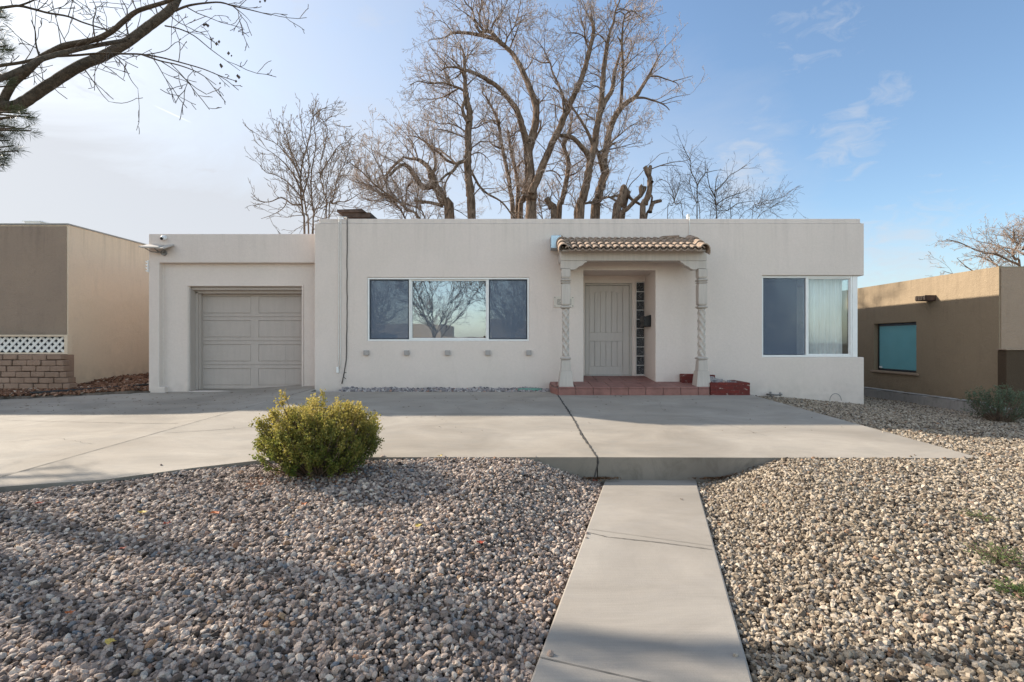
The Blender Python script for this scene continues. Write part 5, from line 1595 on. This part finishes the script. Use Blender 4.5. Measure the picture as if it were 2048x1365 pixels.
# foreground branch tree, trunk out of frame to the left
FG = dict(m0=M['bark_fg'], jit=.025, seg=[5, 4, 3], trop=[.03, .03, .0], wig=[.13, .17, .2], gap=[.22, .16], len=(.3, .6), ang=(.4, .95), rmin=.0040, lift=.15)
YK = 6.4
def xw(px, Y): return (px - CX) / F * Y
limbsL = [
 ([(-430, 800), (-415, 650), (-370, 480), (-270, 345), (-140, 262), (-50, 228), (5, 214), (30, 214)], 24, 10.5, (0, 0), .0),
 ([(5, 213), (30, 213), (55, 200), (90, 176), (130, 150), (165, 130), (200, 115), (235, 97), (262, 80), (290, 58), (318, 38), (340, 20), (352, 2), (362, -25), (380, -60)], 10.5, 7.5, (0, .6), .30),
 ([(380, -60), (405, -130), (440, -220), (455, -330)], 7.5, 1, (.6, 1.2), .5),
 ([(370, -15), (400, -50), (440, -110)], 3.2, .8, (-.5, -.3), .6),
 ([(5, 214), (12, 190), (28, 165), (52, 145), (72, 125), (90, 112), (105, 104), (130, 92), (165, 85), (195, 78), (222, 64), (245, 45), (272, 24), (300, 14), (335, 3), (370, -15)], 7.5, 3.2, (0, -.5), .40),
 ([(-40, 172), (0, 158), (30, 145), (55, 134), (80, 120), (105, 112), (135, 104), (180, 94), (222, 86), (255, 80)], 6, 3.5, (-1, 0), .40),
 ([(-40, 142), (0, 132), (40, 126), (75, 118)], 3.5, 2.6, (-.5, -.4), .5),
 ([(100, 113), (150, 111), (200, 107), (245, 108), (282, 109), (320, 115), (360, 125), (405, 138), (440, 152), (470, 162)], 2.6, .7, (0, -.6), .55),
 ([(282, 109), (320, 122), (355, 130), (395, 145), (432, 170)], 1.8, .6, (-.4, -.9), .5),
 ([(-30, 20), (15, 14), (38, 12), (65, 18), (95, 26), (135, 33), (165, 45), (200, 56), (225, 64)], 3.0, 1.2, (-.5, -.3), .6),
 ([(38, 12), (60, 4), (85, -8)], 2, 1.2, (-.5, -.5), .5),
 ([(350, 22), (375, 12), (405, 7), (440, 5), (465, 12), (500, 20), (543, 31)], 2.4, .7, (.4, 0), .7),
 ([(465, 12), (490, 32), (503, 47)], .9, .4, (.2, .2), .5),
 ([(330, 52), (358, 58), (388, 72), (420, 98), (450, 120), (480, 142)], 1.4, .5, (.4, 0), .5),
 ([(170, 140), (190, 168), (205, 190), (218, 204)], 1.1, .5, (.2, 0), .5),
 ([(228, 112), (248, 132), (262, 160), (276, 178)], 1.1, .5, (.3, .5), .5),
 ([(80, 118), (72, 90), (70, 62), (62, 40)], 2.0, .8, (-.3, -.3), .8),
 ([(190, 78), (186, 45), (192, 18), (180, -10)], 1.5, .6, (-.2, .4), .8),
 ([(258, 78), (252, 45), (254, 20), (240, -5)], 1.8, .7, (.1, .5), .8),
 ([(215, 66), (200, 45), (186, 20)], 1.0, .4, (.1, .4), .8),
 ([(290, 110), (330, 102), (355, 84), (375, 98)], 1.0, .4, (0, .5), .5),
 ([(318, 42), (312, 18), (305, -10)], 1.4, .6, (.5, .5), .8),
 ([(-408, 600), (-340, 520), (-270, 455), (-200, 415)], 7, 2.5, (0, 1.6), .9),
 ([(-390, 540), (-330, 450), (-260, 400), (-190, 370)], 7, 2.5, (0, 2.0), .9),
 ([(-340, 520), (-260, 490), (-190, 470)], 4, 1.5, (.7, 1.4), 1.2),
 ([(-140, 262), (-120, 200), (-60, 172), (-38, 172)], 7, 6, (0, -1), .3),
]
def berries(rg, LT, TW, pr): pass
fg = traced_tree('overhanging_tree', 'dark bare tree reaching its limbs in from the upper left corner', (xw(-430, YK), YK, .3), YK, limbsL, FG, 23, M['bark_fg'], M['twig_dark'], dens=.17, twlen=(.25, .85), twr=.007, start_frac=.05)
b = MB(); rg = random.Random(5)
for (px, py) in ((412, 49), (416, 52), (408, 50), (433, 88), (438, 84), (457, 107), (463, 112), (441, 130), (443, 133), (475, 152), (478, 155), (440, 167), (472, 163), (520, 4), (530, 2)):
    X, Y_, Z = P(px, py, YK - .3); r = .016 * rg.uniform(.7, 1.3)
    vs = [(X + r, Y_, Z), (X - r, Y_, Z), (X, Y_ + r, Z), (X, Y_ - r, Z), (X, Y_, Z + r * 1.3), (X, Y_, Z - r * 1.3)]
    b.add(vs, [(0, 2, 4), (2, 1, 4), (1, 3, 4), (3, 0, 4), (2, 0, 5), (1, 2, 5), (3, 1, 5), (0, 3, 5)])
tag(b.build('seed_pod', M['twig_dark'], fg), kind='stuff')

# pine at the left edge
def leaf_cloud(name, pts, nrm_dirs, sizes, rnd, mat, parent, aspect=.6, fold=0.0):
    n = len(pts)
    pts = np.array(pts); d = np.array(nrm_dirs); sizes = np.array(sizes)
    d /= np.linalg.norm(d, axis=1, keepdims=True) + 1e-9
    rg_ = np.random.default_rng(1)
    r = rg_.normal(size=(n, 3)); s = np.cross(d, r); s /= np.linalg.norm(s, axis=1, keepdims=True) + 1e-9
    L = sizes[:, None]; W = L * aspect
    mid = pts + d * L * .5
    up = np.cross(d, s) * L * fold
    V = np.stack([pts, mid + s * W * .5 + up, pts + d * L, mid - s * W * .5 + up], 1).reshape(-1, 3)
    me = bpy.data.meshes.new(name)
    me.vertices.add(4 * n); me.vertices.foreach_set('co', V.astype(np.float32).ravel())
    me.loops.add(4 * n); me.loops.foreach_set('vertex_index', np.arange(4 * n, dtype=np.int32))
    me.polygons.add(n); me.polygons.foreach_set('loop_start', np.arange(0, 4 * n, 4, dtype=np.int32))
    me.update(calc_edges=True)
    a = me.attributes.new('rnd', 'FLOAT', 'POINT'); a.data.foreach_set('value', np.repeat(np.array(rnd), 4).astype(np.float32))
    me.materials.append(mat)
    return link(bpy.data.objects.new(name, me), parent)

pine_mat = leaf_mat('pine_needles', [(0, (.025, .035, .018)), (.5, (.05, .065, .028)), (1, (.10, .10, .045))], (2, 9), .2)
YP = 5.8
pine = empty('pine_tree', (xw(-430, YP), YP, .4), 'pine tree whose needle sprays poke in at the left edge', 'tree')
T2 = Tubes(); rg = random.Random(31)
tx = xw(-430, YP)
T2.add([(tx, YP, .2), (tx + .08, YP, 2.4), (tx - .05, YP, 4.4), (tx, YP, 6.2), (tx, YP, 8)], [.17, .15, .12, .08, .03], 8)
pn, pd, ps, prn = [], [], [], []
sprays = [(6, 22), (14, 34), (3, 80), (15, 92), (24, 100), (4, 118), (60, 228), (70, 236), (52, 222), (28, 236), (62, 262), (48, 258), (30, 255), (8, 272), (20, 282), (28, 292), (36, 302), (14, 318), (8, 330), (20, 310), (10, 256), (40, 232), (6, 60), (2, 300),
          (35, 170), (15, 160), (25, 150), (5, 240), (-10, 200), (-15, 100), (-25, 300), (-30, 40), (-12, 340)]
def spray(q, d, n=42, ln=.13):
    for _ in range(n):
        t = rg.random() * .10
        p0 = (q[0] - d[0] * t, q[1] - d[1] * t, q[2] - d[2] * t)
        v = (d[0] * .7 + rg.gauss(0, .55), d[1] * .7 + rg.gauss(0, .55), d[2] * .7 + rg.gauss(0, .55))
        pn.append(p0); pd.append(v); ps.append(ln * rg.uniform(.7, 1.15)); prn.append(rg.random())
for (px, py) in sprays:
    q = P(px, py, YP + rg.uniform(-.3, .3))
    s0 = (tx, YP, q[2] + rg.uniform(-.1, .5))
    mid = ((q[0] + s0[0]) / 2, (q[1] + s0[1]) / 2, (q[2] + s0[2]) / 2 - .12)
    T2.add(catmull([s0, mid, q], 3), [.02 * (1 - k / 7) + .005 for k in range(7)], 4)
    for _j in range(2): spray((q[0] - rg.random() * .05, q[1] + rg.gauss(0, .04), q[2] + rg.gauss(0, .03)), unit((1, rg.uniform(-.3, .3), rg.uniform(-.2, .4))), 48, .115)
for k in range(34):
    z = rg.uniform(3.6, 7.6); an = rg.uniform(0, 6.283); r = (8.6 - z) * .22 + .4; r *= rg.uniform(.5, 1)
    q = (tx + r * math.cos(an), YP + r * math.sin(an), z + rg.uniform(-.2, .2))
    if q[0] > -q[1] * 1.0 - .25: continue
    T2.add([(tx, YP, z - .2), ((tx + q[0]) / 2, (YP + q[1]) / 2, z - .15), q], [.02, .014, .006], 4)
    for j in range(3):
        qq = (q[0] + rg.gauss(0, .15), q[1] + rg.gauss(0, .15), q[2] + rg.gauss(0, .12))
        spray(qq, unit((math.cos(an), math.sin(an), .3)), 26, .15)
T2.build('trunk', M['bark_fg'], pine)
leaf_cloud('needles', pn, pd, ps, prn, pine_mat, pine, aspect=.035)

# trees across the street (mirrored in the windows)
def simple_tree(x, y, seed, h, label, spread=1.0):
    t = empty('bare_tree', (x, y, -.1), label, 'tree', 'bare trees across the street')
    rg = random.Random(seed); LT = Tubes(); TW = {0: Tubes(), 1: Tubes()}
    pr = dict(seg=[5, 4, 3], trop=[.08, .08, .05], wig=[.12, .16, .2], gap=[.32, .26], len=(.35, .6), ang=(.35, .9), rmin=.008)
    LT.add([(x, y, -.2), (x + .05, y, .8), (x, y, 1.6)], [.2, .17, .15], 8)
    for k in range(11):
        an = k * .9 + rg.random(); r = spread * rg.uniform(.35, .7)
        d = unit((math.cos(an) * r, math.sin(an) * r, 1))
        p = (x, y, 1.3 + .1 * k); C = [p]; rd = [.035]
        for i in range(8):
            d = unit((d[0] + rg.gauss(0, .1), d[1] + rg.gauss(0, .1), d[2] + .03)); p = tuple(p[c] + d[c] * h / 9 for c in range(3))
            C.append(p); rd.append(.035 * (1 - (i + 1) / 9.5))
            for _ in range(5):
                pe = rand_perp(rg, d); a = .7
                grow(rg, TW, p, unit(tuple(d[c] * math.cos(a) + pe[c] * math.sin(a) for c in range(3))), rg.uniform(.8, 1.8), .016, 0, pr)
        LT.add(C, rd, 6)
    LT.build('trunk', M['twig_tan'], t); crown(TW, M['twig_tan'], M['twig'], t)
simple_tree(-4.9, -10.8, 51, 10, 'bare tree across the street, mirrored in the middle of the picture window', 1.5)
simple_tree(-.2, -12.6, 52, 7, 'second bare tree across the street in front of the tan house', 1.0)
simple_tree(-9.0, -12.0, 53, 8.5, 'third bare tree across the street before the second tan house', 1.1)
ev = empty('evergreen_tree', (14.5, -11, -.1), 'dark evergreen tree across the street, mirrored in the corner window', 'tree')
T3 = Tubes(); T3.add([(14.5, -11, -.2), (14.5, -11, 4), (14.5, -11, 8.5)], [.25, .16, .03], 8); T3.build('trunk', M['bark'], ev)
rg = random.Random(61); pn2, pd2, ps2, pr2 = [], [], [], []
for k in range(9000):
    z = rg.uniform(.5, 8.8); r = (9 - z) * .32 * math.sqrt(rg.random()) + .1; an = rg.uniform(0, 6.283); r *= 1 + .25 * math.sin(an * 5 + z * 3)
    pn2.append((14.5 + r * math.cos(an), -11 + r * math.sin(an), z)); pd2.append((math.cos(an) + rg.gauss(0, .5), math.sin(an) + rg.gauss(0, .5), rg.gauss(.2, .4))); ps2.append(rg.uniform(.15, .32)); pr2.append(rg.random())
leaf_cloud('foliage', pn2, pd2, ps2, pr2, pine_mat, ev, aspect=.4)

# ------------------------------------------------------------------ BUSHES
bush_mat = leaf_mat('golden_bush_leaves', [(0, (.035, .075, .016)), (.20, (.085, .14, .028)), (.42, (.20, .205, .045)), (.66, (.37, .30, .078)), (1, (.60, .44, .15))], (.25, .95), .5)  # upper leaves coloured lighter and more golden to carry the backlight
def bush(name, label, cx, cy_, gz, rx, ry, h, nshoot, leaves, lsize, mat, seed, aspect=.6, prof=None, sh=.26):
    t = empty(name, (cx, cy_, gz), label, 'bush')
    rg = random.Random(seed); T = Tubes(); pn, pd, ps, pr = [], [], [], []
    for k in range(nshoot):
        an = rg.uniform(0, 6.283)
        el = math.asin(min(1, rg.random() ** .75))
        el = el if rg.random() > .12 else rg.uniform(-.05, .2)
        lump = 1 + .13 * math.sin(an * 3 + 1.2 * seed) * math.cos(el * 2.2) + .10 * math.sin(an * 7 + el * 5) + .07 * math.sin(an * 12 + el * 9) + rg.gauss(0, .04)
        rr = lump * (rg.random() ** .22)
        ex = cx + rx * rr * math.cos(an) * math.cos(el) ** .7
        ey = cy_ + ry * rr * math.sin(an) * math.cos(el) ** .7
        ez = gz + .10 * h + h * .80 * rr * math.sin(el) ** .8 if el > 0 else gz + .06
        ez += .20 * h * (math.hypot(ex - cx, ey - cy_) / rx) ** 2 * (1 - (ez - gz) / h)
        s0 = (cx + rg.gauss(0, .06), cy_ + rg.gauss(0, .06), gz - .02)
        mid = (s0[0] * .45 + ex * .55, s0[1] * .45 + ey * .55, s0[2] * .62 + ez * .38 + .0)
        e = (ex, ey, ez)
        C = catmull([s0, mid, e], 4); T.add(C, [.008 * (1 - i / 9) + .0015 for i in range(len(C))], 3)
        d = unit((e[0] - mid[0], e[1] - mid[1], e[2] - mid[2] + .15))
        ln = sh * rg.uniform(.7, 1.15)
        # side sprigs
        for j in range(3):
            dj = unit((d[0] + rg.gauss(0, .33), d[1] + rg.gauss(0, .33), d[2] + rg.gauss(0, .3) + .2))
            base = (e[0] - d[0] * ln * .45, e[1] - d[1] * ln * .45, e[2] - d[2] * ln * .45)
            rl = rg.random()
            for q in range(leaves // 3):
                u = rg.random(); off = .02
                p0 = tuple(base[c] + dj[c] * ln * .75 * u + rg.gauss(0, off * .55) for c in range(3))
                pn.append(p0); pd.append((dj[0] * .7 + rg.gauss(0, .7), dj[1] * .7 + rg.gauss(0, .7), dj[2] * .7 + rg.gauss(0, .7)))
                ps.append(lsize * rg.uniform(.65, 1.25)); pr.append(min(1, max(0, .5 * rl + .5 * rg.random())))
    T.build('stems', M['twig_tan'], t)
    leaf_cloud('leaves', pn, pd, ps, pr, mat, t, aspect=aspect, fold=.12)
    return t
bx, by = -1.91, 5.02
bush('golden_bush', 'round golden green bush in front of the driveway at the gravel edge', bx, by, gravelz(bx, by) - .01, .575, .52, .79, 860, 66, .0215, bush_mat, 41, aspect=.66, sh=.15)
# dead lower leaves under it
sage_mat = leaf_mat('sage_leaves', [(0, (.035, .05, .03)), (.4, (.085, .12, .07)), (.75, (.16, .20, .12)), (1, (.26, .29, .20))], (0, .8), .25)
sx_, sy_ = xw(2003, 8.9), 8.9
bush('sage_bush', 'grey green sage bush beside the kerb at the right edge', sx_, sy_, gravelz(sx_, sy_) - .02, .50, .42, .68, 120, 40, .032, sage_mat, 43, aspect=.45, sh=.24)
# weeds lower right
weed_mat = leaf_mat('weed_leaves', [(0, (.05, .09, .03)), (.5, (.13, .19, .06)), (1, (.32, .30, .12))], (0, .4), .3)
def weed(cx, cy_, n, label, hgt, spread, seed, kind):
    t = empty('weed', (cx, cy_, gravelz(cx, cy_)), label, 'weed', 'weeds in the gravel')
    rg = random.Random(seed); pn, pd, ps, pr = [], [], [], []
    T = Tubes(); gz = gravelz(cx, cy_)
    for k in range(n):
        an = rg.uniform(0, 6.283); r = rg.random() ** .6 * spread
        e = (cx + r * math.cos(an), cy_ + r * math.sin(an), gz + hgt * rg.uniform(.5, 1) * (1 - .5 * r / spread))
        T.add([(cx + rg.gauss(0, .03), cy_ + rg.gauss(0, .03), gz), ((cx + e[0]) / 2, (cy_ + e[1]) / 2, gz + (e[2] - gz) * .7), e], [.0022, .0018, .001], 3)
        for q in range(9):
            u = rg.uniform(.3, 1)
            p0 = (cx + (e[0] - cx) * u, cy_ + (e[1] - cy_) * u, gz + (e[2] - gz) * u)
            pn.append(p0); pd.append((rg.gauss(0, 1), rg.gauss(0, 1), rg.gauss(.3, .6))); ps.append(kind * rg.uniform(.6, 1.2)); pr.append(rg.random())
    T.build('stems', M['twig_tan'], t)
    leaf_cloud('leaves', pn, pd, ps, pr, weed_mat, t, aspect=.3)
weed(xw(2010, 3.3), 3.3, 70, 'low feathery green weed in the gravel near the right edge', .13, .26, 71, .022)
weed(xw(2030, 2.95), 2.95, 40, 'small bright green weed below the feathery one at the right edge', .09, .15, 72, .028)
weed(xw(1955, 3.9), 3.9, 26, 'dry straw coloured weed in the gravel behind the green ones', .08, .14, 73, .02)

# fallen leaves
leafcols = {'orange': flat('fallen_leaf_orange', (.42, .12, .035), .7, 0, .3, 30), 'red': flat('fallen_leaf_red', (.32, .06, .03), .7, 0, .3, 30), 'yellow': flat('fallen_leaf_yellow', (.50, .36, .09), .7, 0, .3, 30), 'brown': flat('fallen_leaf_brown', (.12, .07, .04), .8, 0, .3, 30)}
def ground_at(px, py, zf):
    Y = 4.0
    for _ in range(40):
        X = (px - CX) / F * Y; z = zf(X, Y); Y = .5 * Y + .5 * (EYE - z) * F / (py - CY)
    return (px - CX) / F * Y, Y, zf((px - CX) / F * Y, Y)
rg = random.Random(77)
def leaf(px, py, col, size, label, zf=gravelz, dz=.035):
    X, Y, Z = ground_at(px, py, zf); Z += dz
    n = 9; an0 = rg.uniform(0, 6.283); vs = [(X, Y, Z + .002)]; fs = []
    for k in range(n):
        an = 2 * math.pi * k / n; r = size * (1.0 if k % 2 else .62) * (1.5 if k == 0 else 1)
        vs.append((X + r * math.cos(an + an0), Y + r * .7 * math.sin(an + an0), Z + rg.uniform(0, .5) * size * (.7 if k % 3 else 1.2)))
        fs.append((0, k + 1, (k + 1) % n + 1))
    o = mesh_obj('fallen_leaf', vs, fs, leafcols[col])
    md = o.modifiers.new('thickness', 'SOLIDIFY'); md.thickness = .0015
    tag(o, label, 'leaf', 'fallen leaves')
for a in [(431, 1036, 'orange', .042, 'bright orange fallen leaf on the pebbles below and left of the golden bush'),
          (335, 1057, 'red', .028, 'small rust red leaf left of and below the brightest orange leaf'),
          (245, 1108, 'red', .028, 'dark red leaf lying alone in the middle of the left pebbles'),
          (608, 1018, 'orange', .026, 'orange brown leaf in front of the golden bush'),
          (78, 1016, 'red', .034, 'rust leaf near the left edge beside the driveway'),
          (285, 1035, 'yellow', .034, 'pale yellow leaf between the driveway edge and the orange leaf'),
          (880, 919, 'yellow', .035, 'yellow leaf at the edge of the slab right of the golden bush'),
          (836, 1062, 'yellow', .028, 'yellow leaf in the bush shadow on the left pebbles'),
          (961, 1095, 'red', .03, 'brownish red leaf toward the walk on the left pebbles'),
          (1190, 968, 'red', .03, 'red leaf tucked in the left corner where walk meets slab'),
          (1413, 942, 'orange', .045, 'orange red leaf in the right corner where walk meets slab'),
          (1402, 952, 'brown', .04, 'brown leaf heap piece beside the orange red leaf at the slab'),
          (220, 1300, 'yellow', .03, 'yellow brown leaf low on the left pebbles'),
          (330, 1275, 'brown', .028, 'brown leaf near the bottom of the left pebbles'),
          (140, 1240, 'orange', .026, 'tan orange leaf near the lower left corner'),
          (640, 938, 'red', .05, 'dead red leaf at the foot of the golden bush'),
          (615, 930, 'red', .045, 'dead rust leaf under the left side of the golden bush')]:
    leaf(*a)
for (px, py, lab) in ((1363, 1000, 'dark leaf fragment lying on the front walk near its far end'), (1138, 1136, 'brown leaf on the left edge of the front walk')):
    leaf(px, py, 'brown', .016, lab, lambda x, y: 0.0, .006)
# crumbs of dead leaves on the shaded slab: too many and too small to count
me_v = []; me_f = []
rg = random.Random(5)
for k in range(420):
    if rg.random() < .6: x, y = rg.uniform(-9, -3.2), rg.uniform(8.0, 10.6)
    else: x, y = rg.uniform(-4, 4.5), rg.uniform(6.6, 9.5)
    if y > 9.9 and x > -4.1: continue
    z = (drz(x, y) if x < XJ(y) else slabz(x, y)) + .005; s = rg.uniform(.006, .026) * (1.3 if y > 8 else .7); an = rg.uniform(0, 6.28)
    k0 = len(me_v)
    for j in range(4):
        a = an + j * 1.57; me_v.append((x + s * math.cos(a) * (1 if j % 2 else .5), y + s * math.sin(a) * (1 if j % 2 else .5), z + rg.random() * .012))
    me_f.append((k0, k0 + 1, k0 + 2, k0 + 3))
tag(mesh_obj('leaf_litter', me_v, me_f, leafcols['brown']), 'scattered crumbs of dead leaves on the concrete in front of the house', 'leaf litter', kind='stuff')
me_v = []; me_f = []
for k in range(260):
    px = 1190 + rg.gauss(0, 14) if k % 2 else 1408 + rg.gauss(0, 20)
    py = 953 + rg.gauss(0, 7) if k % 2 else 950 + rg.gauss(0, 7)
    x, y, z = ground_at(px, py, gravelz); y = min(y, 5.5); z = max(z, .0) + .02; s = rg.uniform(.01, .03); an = rg.uniform(0, 6.28); k0 = len(me_v)
    for j in range(4):
        a = an + j * 1.57; me_v.append((x + s * math.cos(a) * (1 if j % 2 else .45), y + s * math.sin(a) * (1 if j % 2 else .45), z + rg.random() * .03))
    me_f.append((k0, k0 + 1, k0 + 2, k0 + 3))
tag(mesh_obj('leaf_litter', me_v, me_f, leafcols['brown']), 'dead leaves drifted into the corners between walk and slab', 'leaf litter', kind='stuff')

me_v = []; me_f = []; rg = random.Random(15)
for k in range(520):
    an = rg.uniform(0, 6.283); rr = .65 * math.sqrt(rg.random()); x, y = bx + rr * math.cos(an), by - .08 + rr * .8 * math.sin(an)
    z = gravelz(x, y) + rg.uniform(.012, .03); q_ = rg.uniform(.008, .020); an = rg.uniform(0, 6.28); k0 = len(me_v)
    for j in range(4):
        a = an + j * 1.57; me_v.append((x + q_ * math.cos(a) * (1 if j % 2 else .5), y + q_ * math.sin(a) * (1 if j % 2 else .5), z + rg.random() * .015))
    me_f.append((k0, k0 + 1, k0 + 2, k0 + 3))
tag(mesh_obj('leaf_litter', me_v, me_f, flat('bush_litter', (.20, .085, .045), .9, 0, .5, 20)), 'rust brown dead leaves fallen under the golden bush', 'leaf litter', kind='stuff')
crackline('slab_crack', [(-.9, 9.9), (-.7, 9.2), (-1.0, 8.6), (-.8, 7.9)], slabz, .005, M['joint'], .02, 21)
crackline('slab_crack', [(2.2, 9.5), (2.5, 8.9), (2.35, 8.1), (2.9, 7.2), (3.2, 6.5)], slabz, .004, M['joint'], .02, 22)
crackline('slab_crack', [(-6.9, 9.6), (-6.0, 9.2), (-5.4, 9.5), (-4.5, 9.1)], drz, .005, M['joint'], .02, 23)
crackline('slab_crack', [(-6.6, 6.2), (-5.8, 6.5), (-5.1, 6.2)], drz, .004, M['joint'], .02, 24)

# ------------------------------------------------------------------ SKY, SUN, CAMERA
SUN_TO = Vector((-1.65, .88, 1.0)).normalized()
w = bpy.data.worlds.new('World'); sc.world = w; w.use_nodes = True
nt = w.node_tree; bg = nt.nodes['Background']
sky = nt.nodes.new('ShaderNodeTexSky'); sky.sky_type = 'NISHITA'; sky.sun_disc = False
sky.sun_elevation = math.asin(SUN_TO.z); sky.sun_rotation = math.atan2(SUN_TO.x, SUN_TO.y)
sky.air_density = 1.0; sky.dust_density = 1.2; sky.ozone_density = 1.0
SKYK = .113
sk = mixc(nt, 1.0, sky.outputs[0], (SKYK * .90, SKYK * .99, SKYK * 1.04), 'MULTIPLY')
tc = nt.nodes.new('ShaderNodeTexCoord'); gen = tc.outputs['Generated']
nrm = nt.nodes.new('ShaderNodeVectorMath'); nrm.operation = 'NORMALIZE'; nt.links.new(gen, nrm.inputs[0]); dirv = nrm.outputs[0]
def dot(v):
    n = nt.nodes.new('ShaderNodeVectorMath'); n.operation = 'DOT_PRODUCT'; nt.links.new(dirv, n.inputs[0]); n.inputs[1].default_value = v; return n.outputs['Value']
sep = nt.nodes.new('ShaderNodeSeparateXYZ'); nt.links.new(dirv, sep.inputs[0])
elev = sep.outputs[2]
# thin veil of high cloud: thickest toward the sun and the horizon
sund = dot(tuple(Vector((-1.65, .88, .5)).normalized()))
over = nt.nodes.new('ShaderNodeMapRange'); over.interpolation_type = 'SMOOTHSTEP'; nt.links.new(elev, over.inputs['Value']); over.inputs['From Min'].default_value = .58; over.inputs['From Max'].default_value = .85; over.inputs['To Max'].default_value = .25  # unseen overhead cloud added to make the skylight less blue
veil = math_(nt, 'ADD', math_(nt, 'MULTIPLY', math_(nt, 'ADD', sund, -.30), 1.0), over.outputs[0])
hor = math_(nt, 'MULTIPLY', math_(nt, 'SUBTRACT', .50, elev, clamp=True), 1.6)
n1 = noise(nt, scaled(nt, dirv, (1.0, 1.0, 2.2)), 2.2, 7, .6, .6)
n2 = noise(nt, scaled(nt, dirv, (1.2, 1.0, 3.2)), 5.0, 7, .62, .3)
fac = math_(nt, 'ADD', math_(nt, 'ADD', veil, hor), math_(nt, 'MULTIPLY', math_(nt, 'SUBTRACT', n1, .5), .75))
puff = ramp(nt, n2, [(.60, (0, 0, 0)), (.76, (.55, .55, .55))])
fac = math_(nt, 'ADD', fac, math_(nt, 'MULTIPLY', puff, .5), clamp=True)
fac = math_(nt, 'MULTIPLY', fac, .96)
cl = None
for (cx_, cy2, rr, st) in ((1775, 186, .045, .62), (1718, 222, .032, .55), (1700, 285, .09, .56), (1500, 350, .09, .60), (1790, 500, .11, .55), (1640, 60, .12, .42), (1900, 420, .12, .42), (1130, 60, .12, .3), (880, 150, .12, .3)):
    dv = Vector(((cx_ - CX) / F, 1, -(cy2 - CY) / F)).normalized()
    ang = math_(nt, 'SUBTRACT', 1.0, math_(nt, 'DIVIDE', math_(nt, 'SUBTRACT', 1.0, dot(tuple(dv))), rr * rr * .5), clamp=True)
    sp = math_(nt, 'MULTIPLY', ang, st)
    cl = sp if cl is None else math_(nt, 'MAXIMUM', cl, sp)
n3 = noise(nt, scaled(nt, dirv, (9, 9, 20)), 2.2, 6, .62, .8)
cl = math_(nt, 'MULTIPLY', math_(nt, 'SUBTRACT', math_(nt, 'ADD', cl, n3), .88), 1.4, clamp=True)
fac = math_(nt, 'ADD', fac, cl, clamp=True)
col = mixc(nt, fac, sk, (.372, .386, .414))
back = math_(nt, 'MULTIPLY', math_(nt, 'ADD', math_(nt, 'MULTIPLY', sep.outputs[1], -1.0), .05, clamp=True), 2.35)  # added fill: unseen sky behind the camera brightened to light the facade
warm = mixc(nt, math_(nt, 'MULTIPLY', math_(nt, 'MINIMUM', back, 1.0), math_(nt, 'ADD', math_(nt, 'MULTIPLY', elev, 3.5), .35, clamp=True)), (1, 1, 1), (1.0, .81, .64))  # the added fill from behind is tinted warm as well
col = mixc(nt, 1.0, col, warm, 'MULTIPLY')
bb = nt.nodes.new('ShaderNodeVectorMath'); bb.operation = 'SCALE'; nt.links.new(col, bb.inputs[0]); nt.links.new(math_(nt, 'ADD', back, 1.0), bb.inputs['Scale'])
col = bb.outputs[0]
# a short vapour trail
pa = Vector((xw(305, 1), 1, -(210 - CY) / F)).normalized(); pb = Vector((xw(385, 1), 1, -(247 - CY) / F)).normalized()
nv = pa.cross(pb).normalized(); mid = (pa + pb).normalized(); half = pa.dot(mid)
d1 = math_(nt, 'ABSOLUTE', dot(tuple(nv)))
line = math_(nt, 'SUBTRACT', 1.0, math_(nt, 'DIVIDE', d1, .0016), clamp=True)
seg = math_(nt, 'DIVIDE', math_(nt, 'SUBTRACT', dot(tuple(mid)), half), 1 - half, clamp=True)
tr_ = math_(nt, 'MULTIPLY', math_(nt, 'MULTIPLY', line, seg), .40)
col = mixc(nt, tr_, col, (.75, .76, .78))
nt.links.new(col, bg.inputs[0]); bg.inputs[1].default_value = 1.0

sl = bpy.data.lights.new('sun', 'SUN'); sl.energy = 4.8; sl.angle = R(.75); sl.color = (1.0, .905, .765)
so = bpy.data.objects.new('sun', sl); so.rotation_euler = SUN_TO.to_track_quat('Z', 'Y').to_euler(); so.location = (-20, 10, 15); COL.objects.link(so)

cam = bpy.data.cameras.new('camera'); co = bpy.data.objects.new('camera', cam); COL.objects.link(co)
co.location = (0, 0, EYE); co.rotation_euler = (R(90), 0, 0)
cam.sensor_width = 36; cam.lens = 36 * F / 2048; cam.clip_end = 3000; cam.clip_start = .05
cam.shift_x = -6 / 2048; cam.shift_y = 1.5 / 2048
sc.camera = co
vs_ = sc.view_settings; vs_.view_transform = 'Standard'; vs_.look = 'None'; vs_.exposure = .94; vs_.gamma = 1; vs_.use_curve_mapping = False
sc.cycles.max_bounces = 8; sc.cycles.diffuse_bounces = 4; sc.cycles.transparent_max_bounces = 12
sc.cycles.use_denoising = True
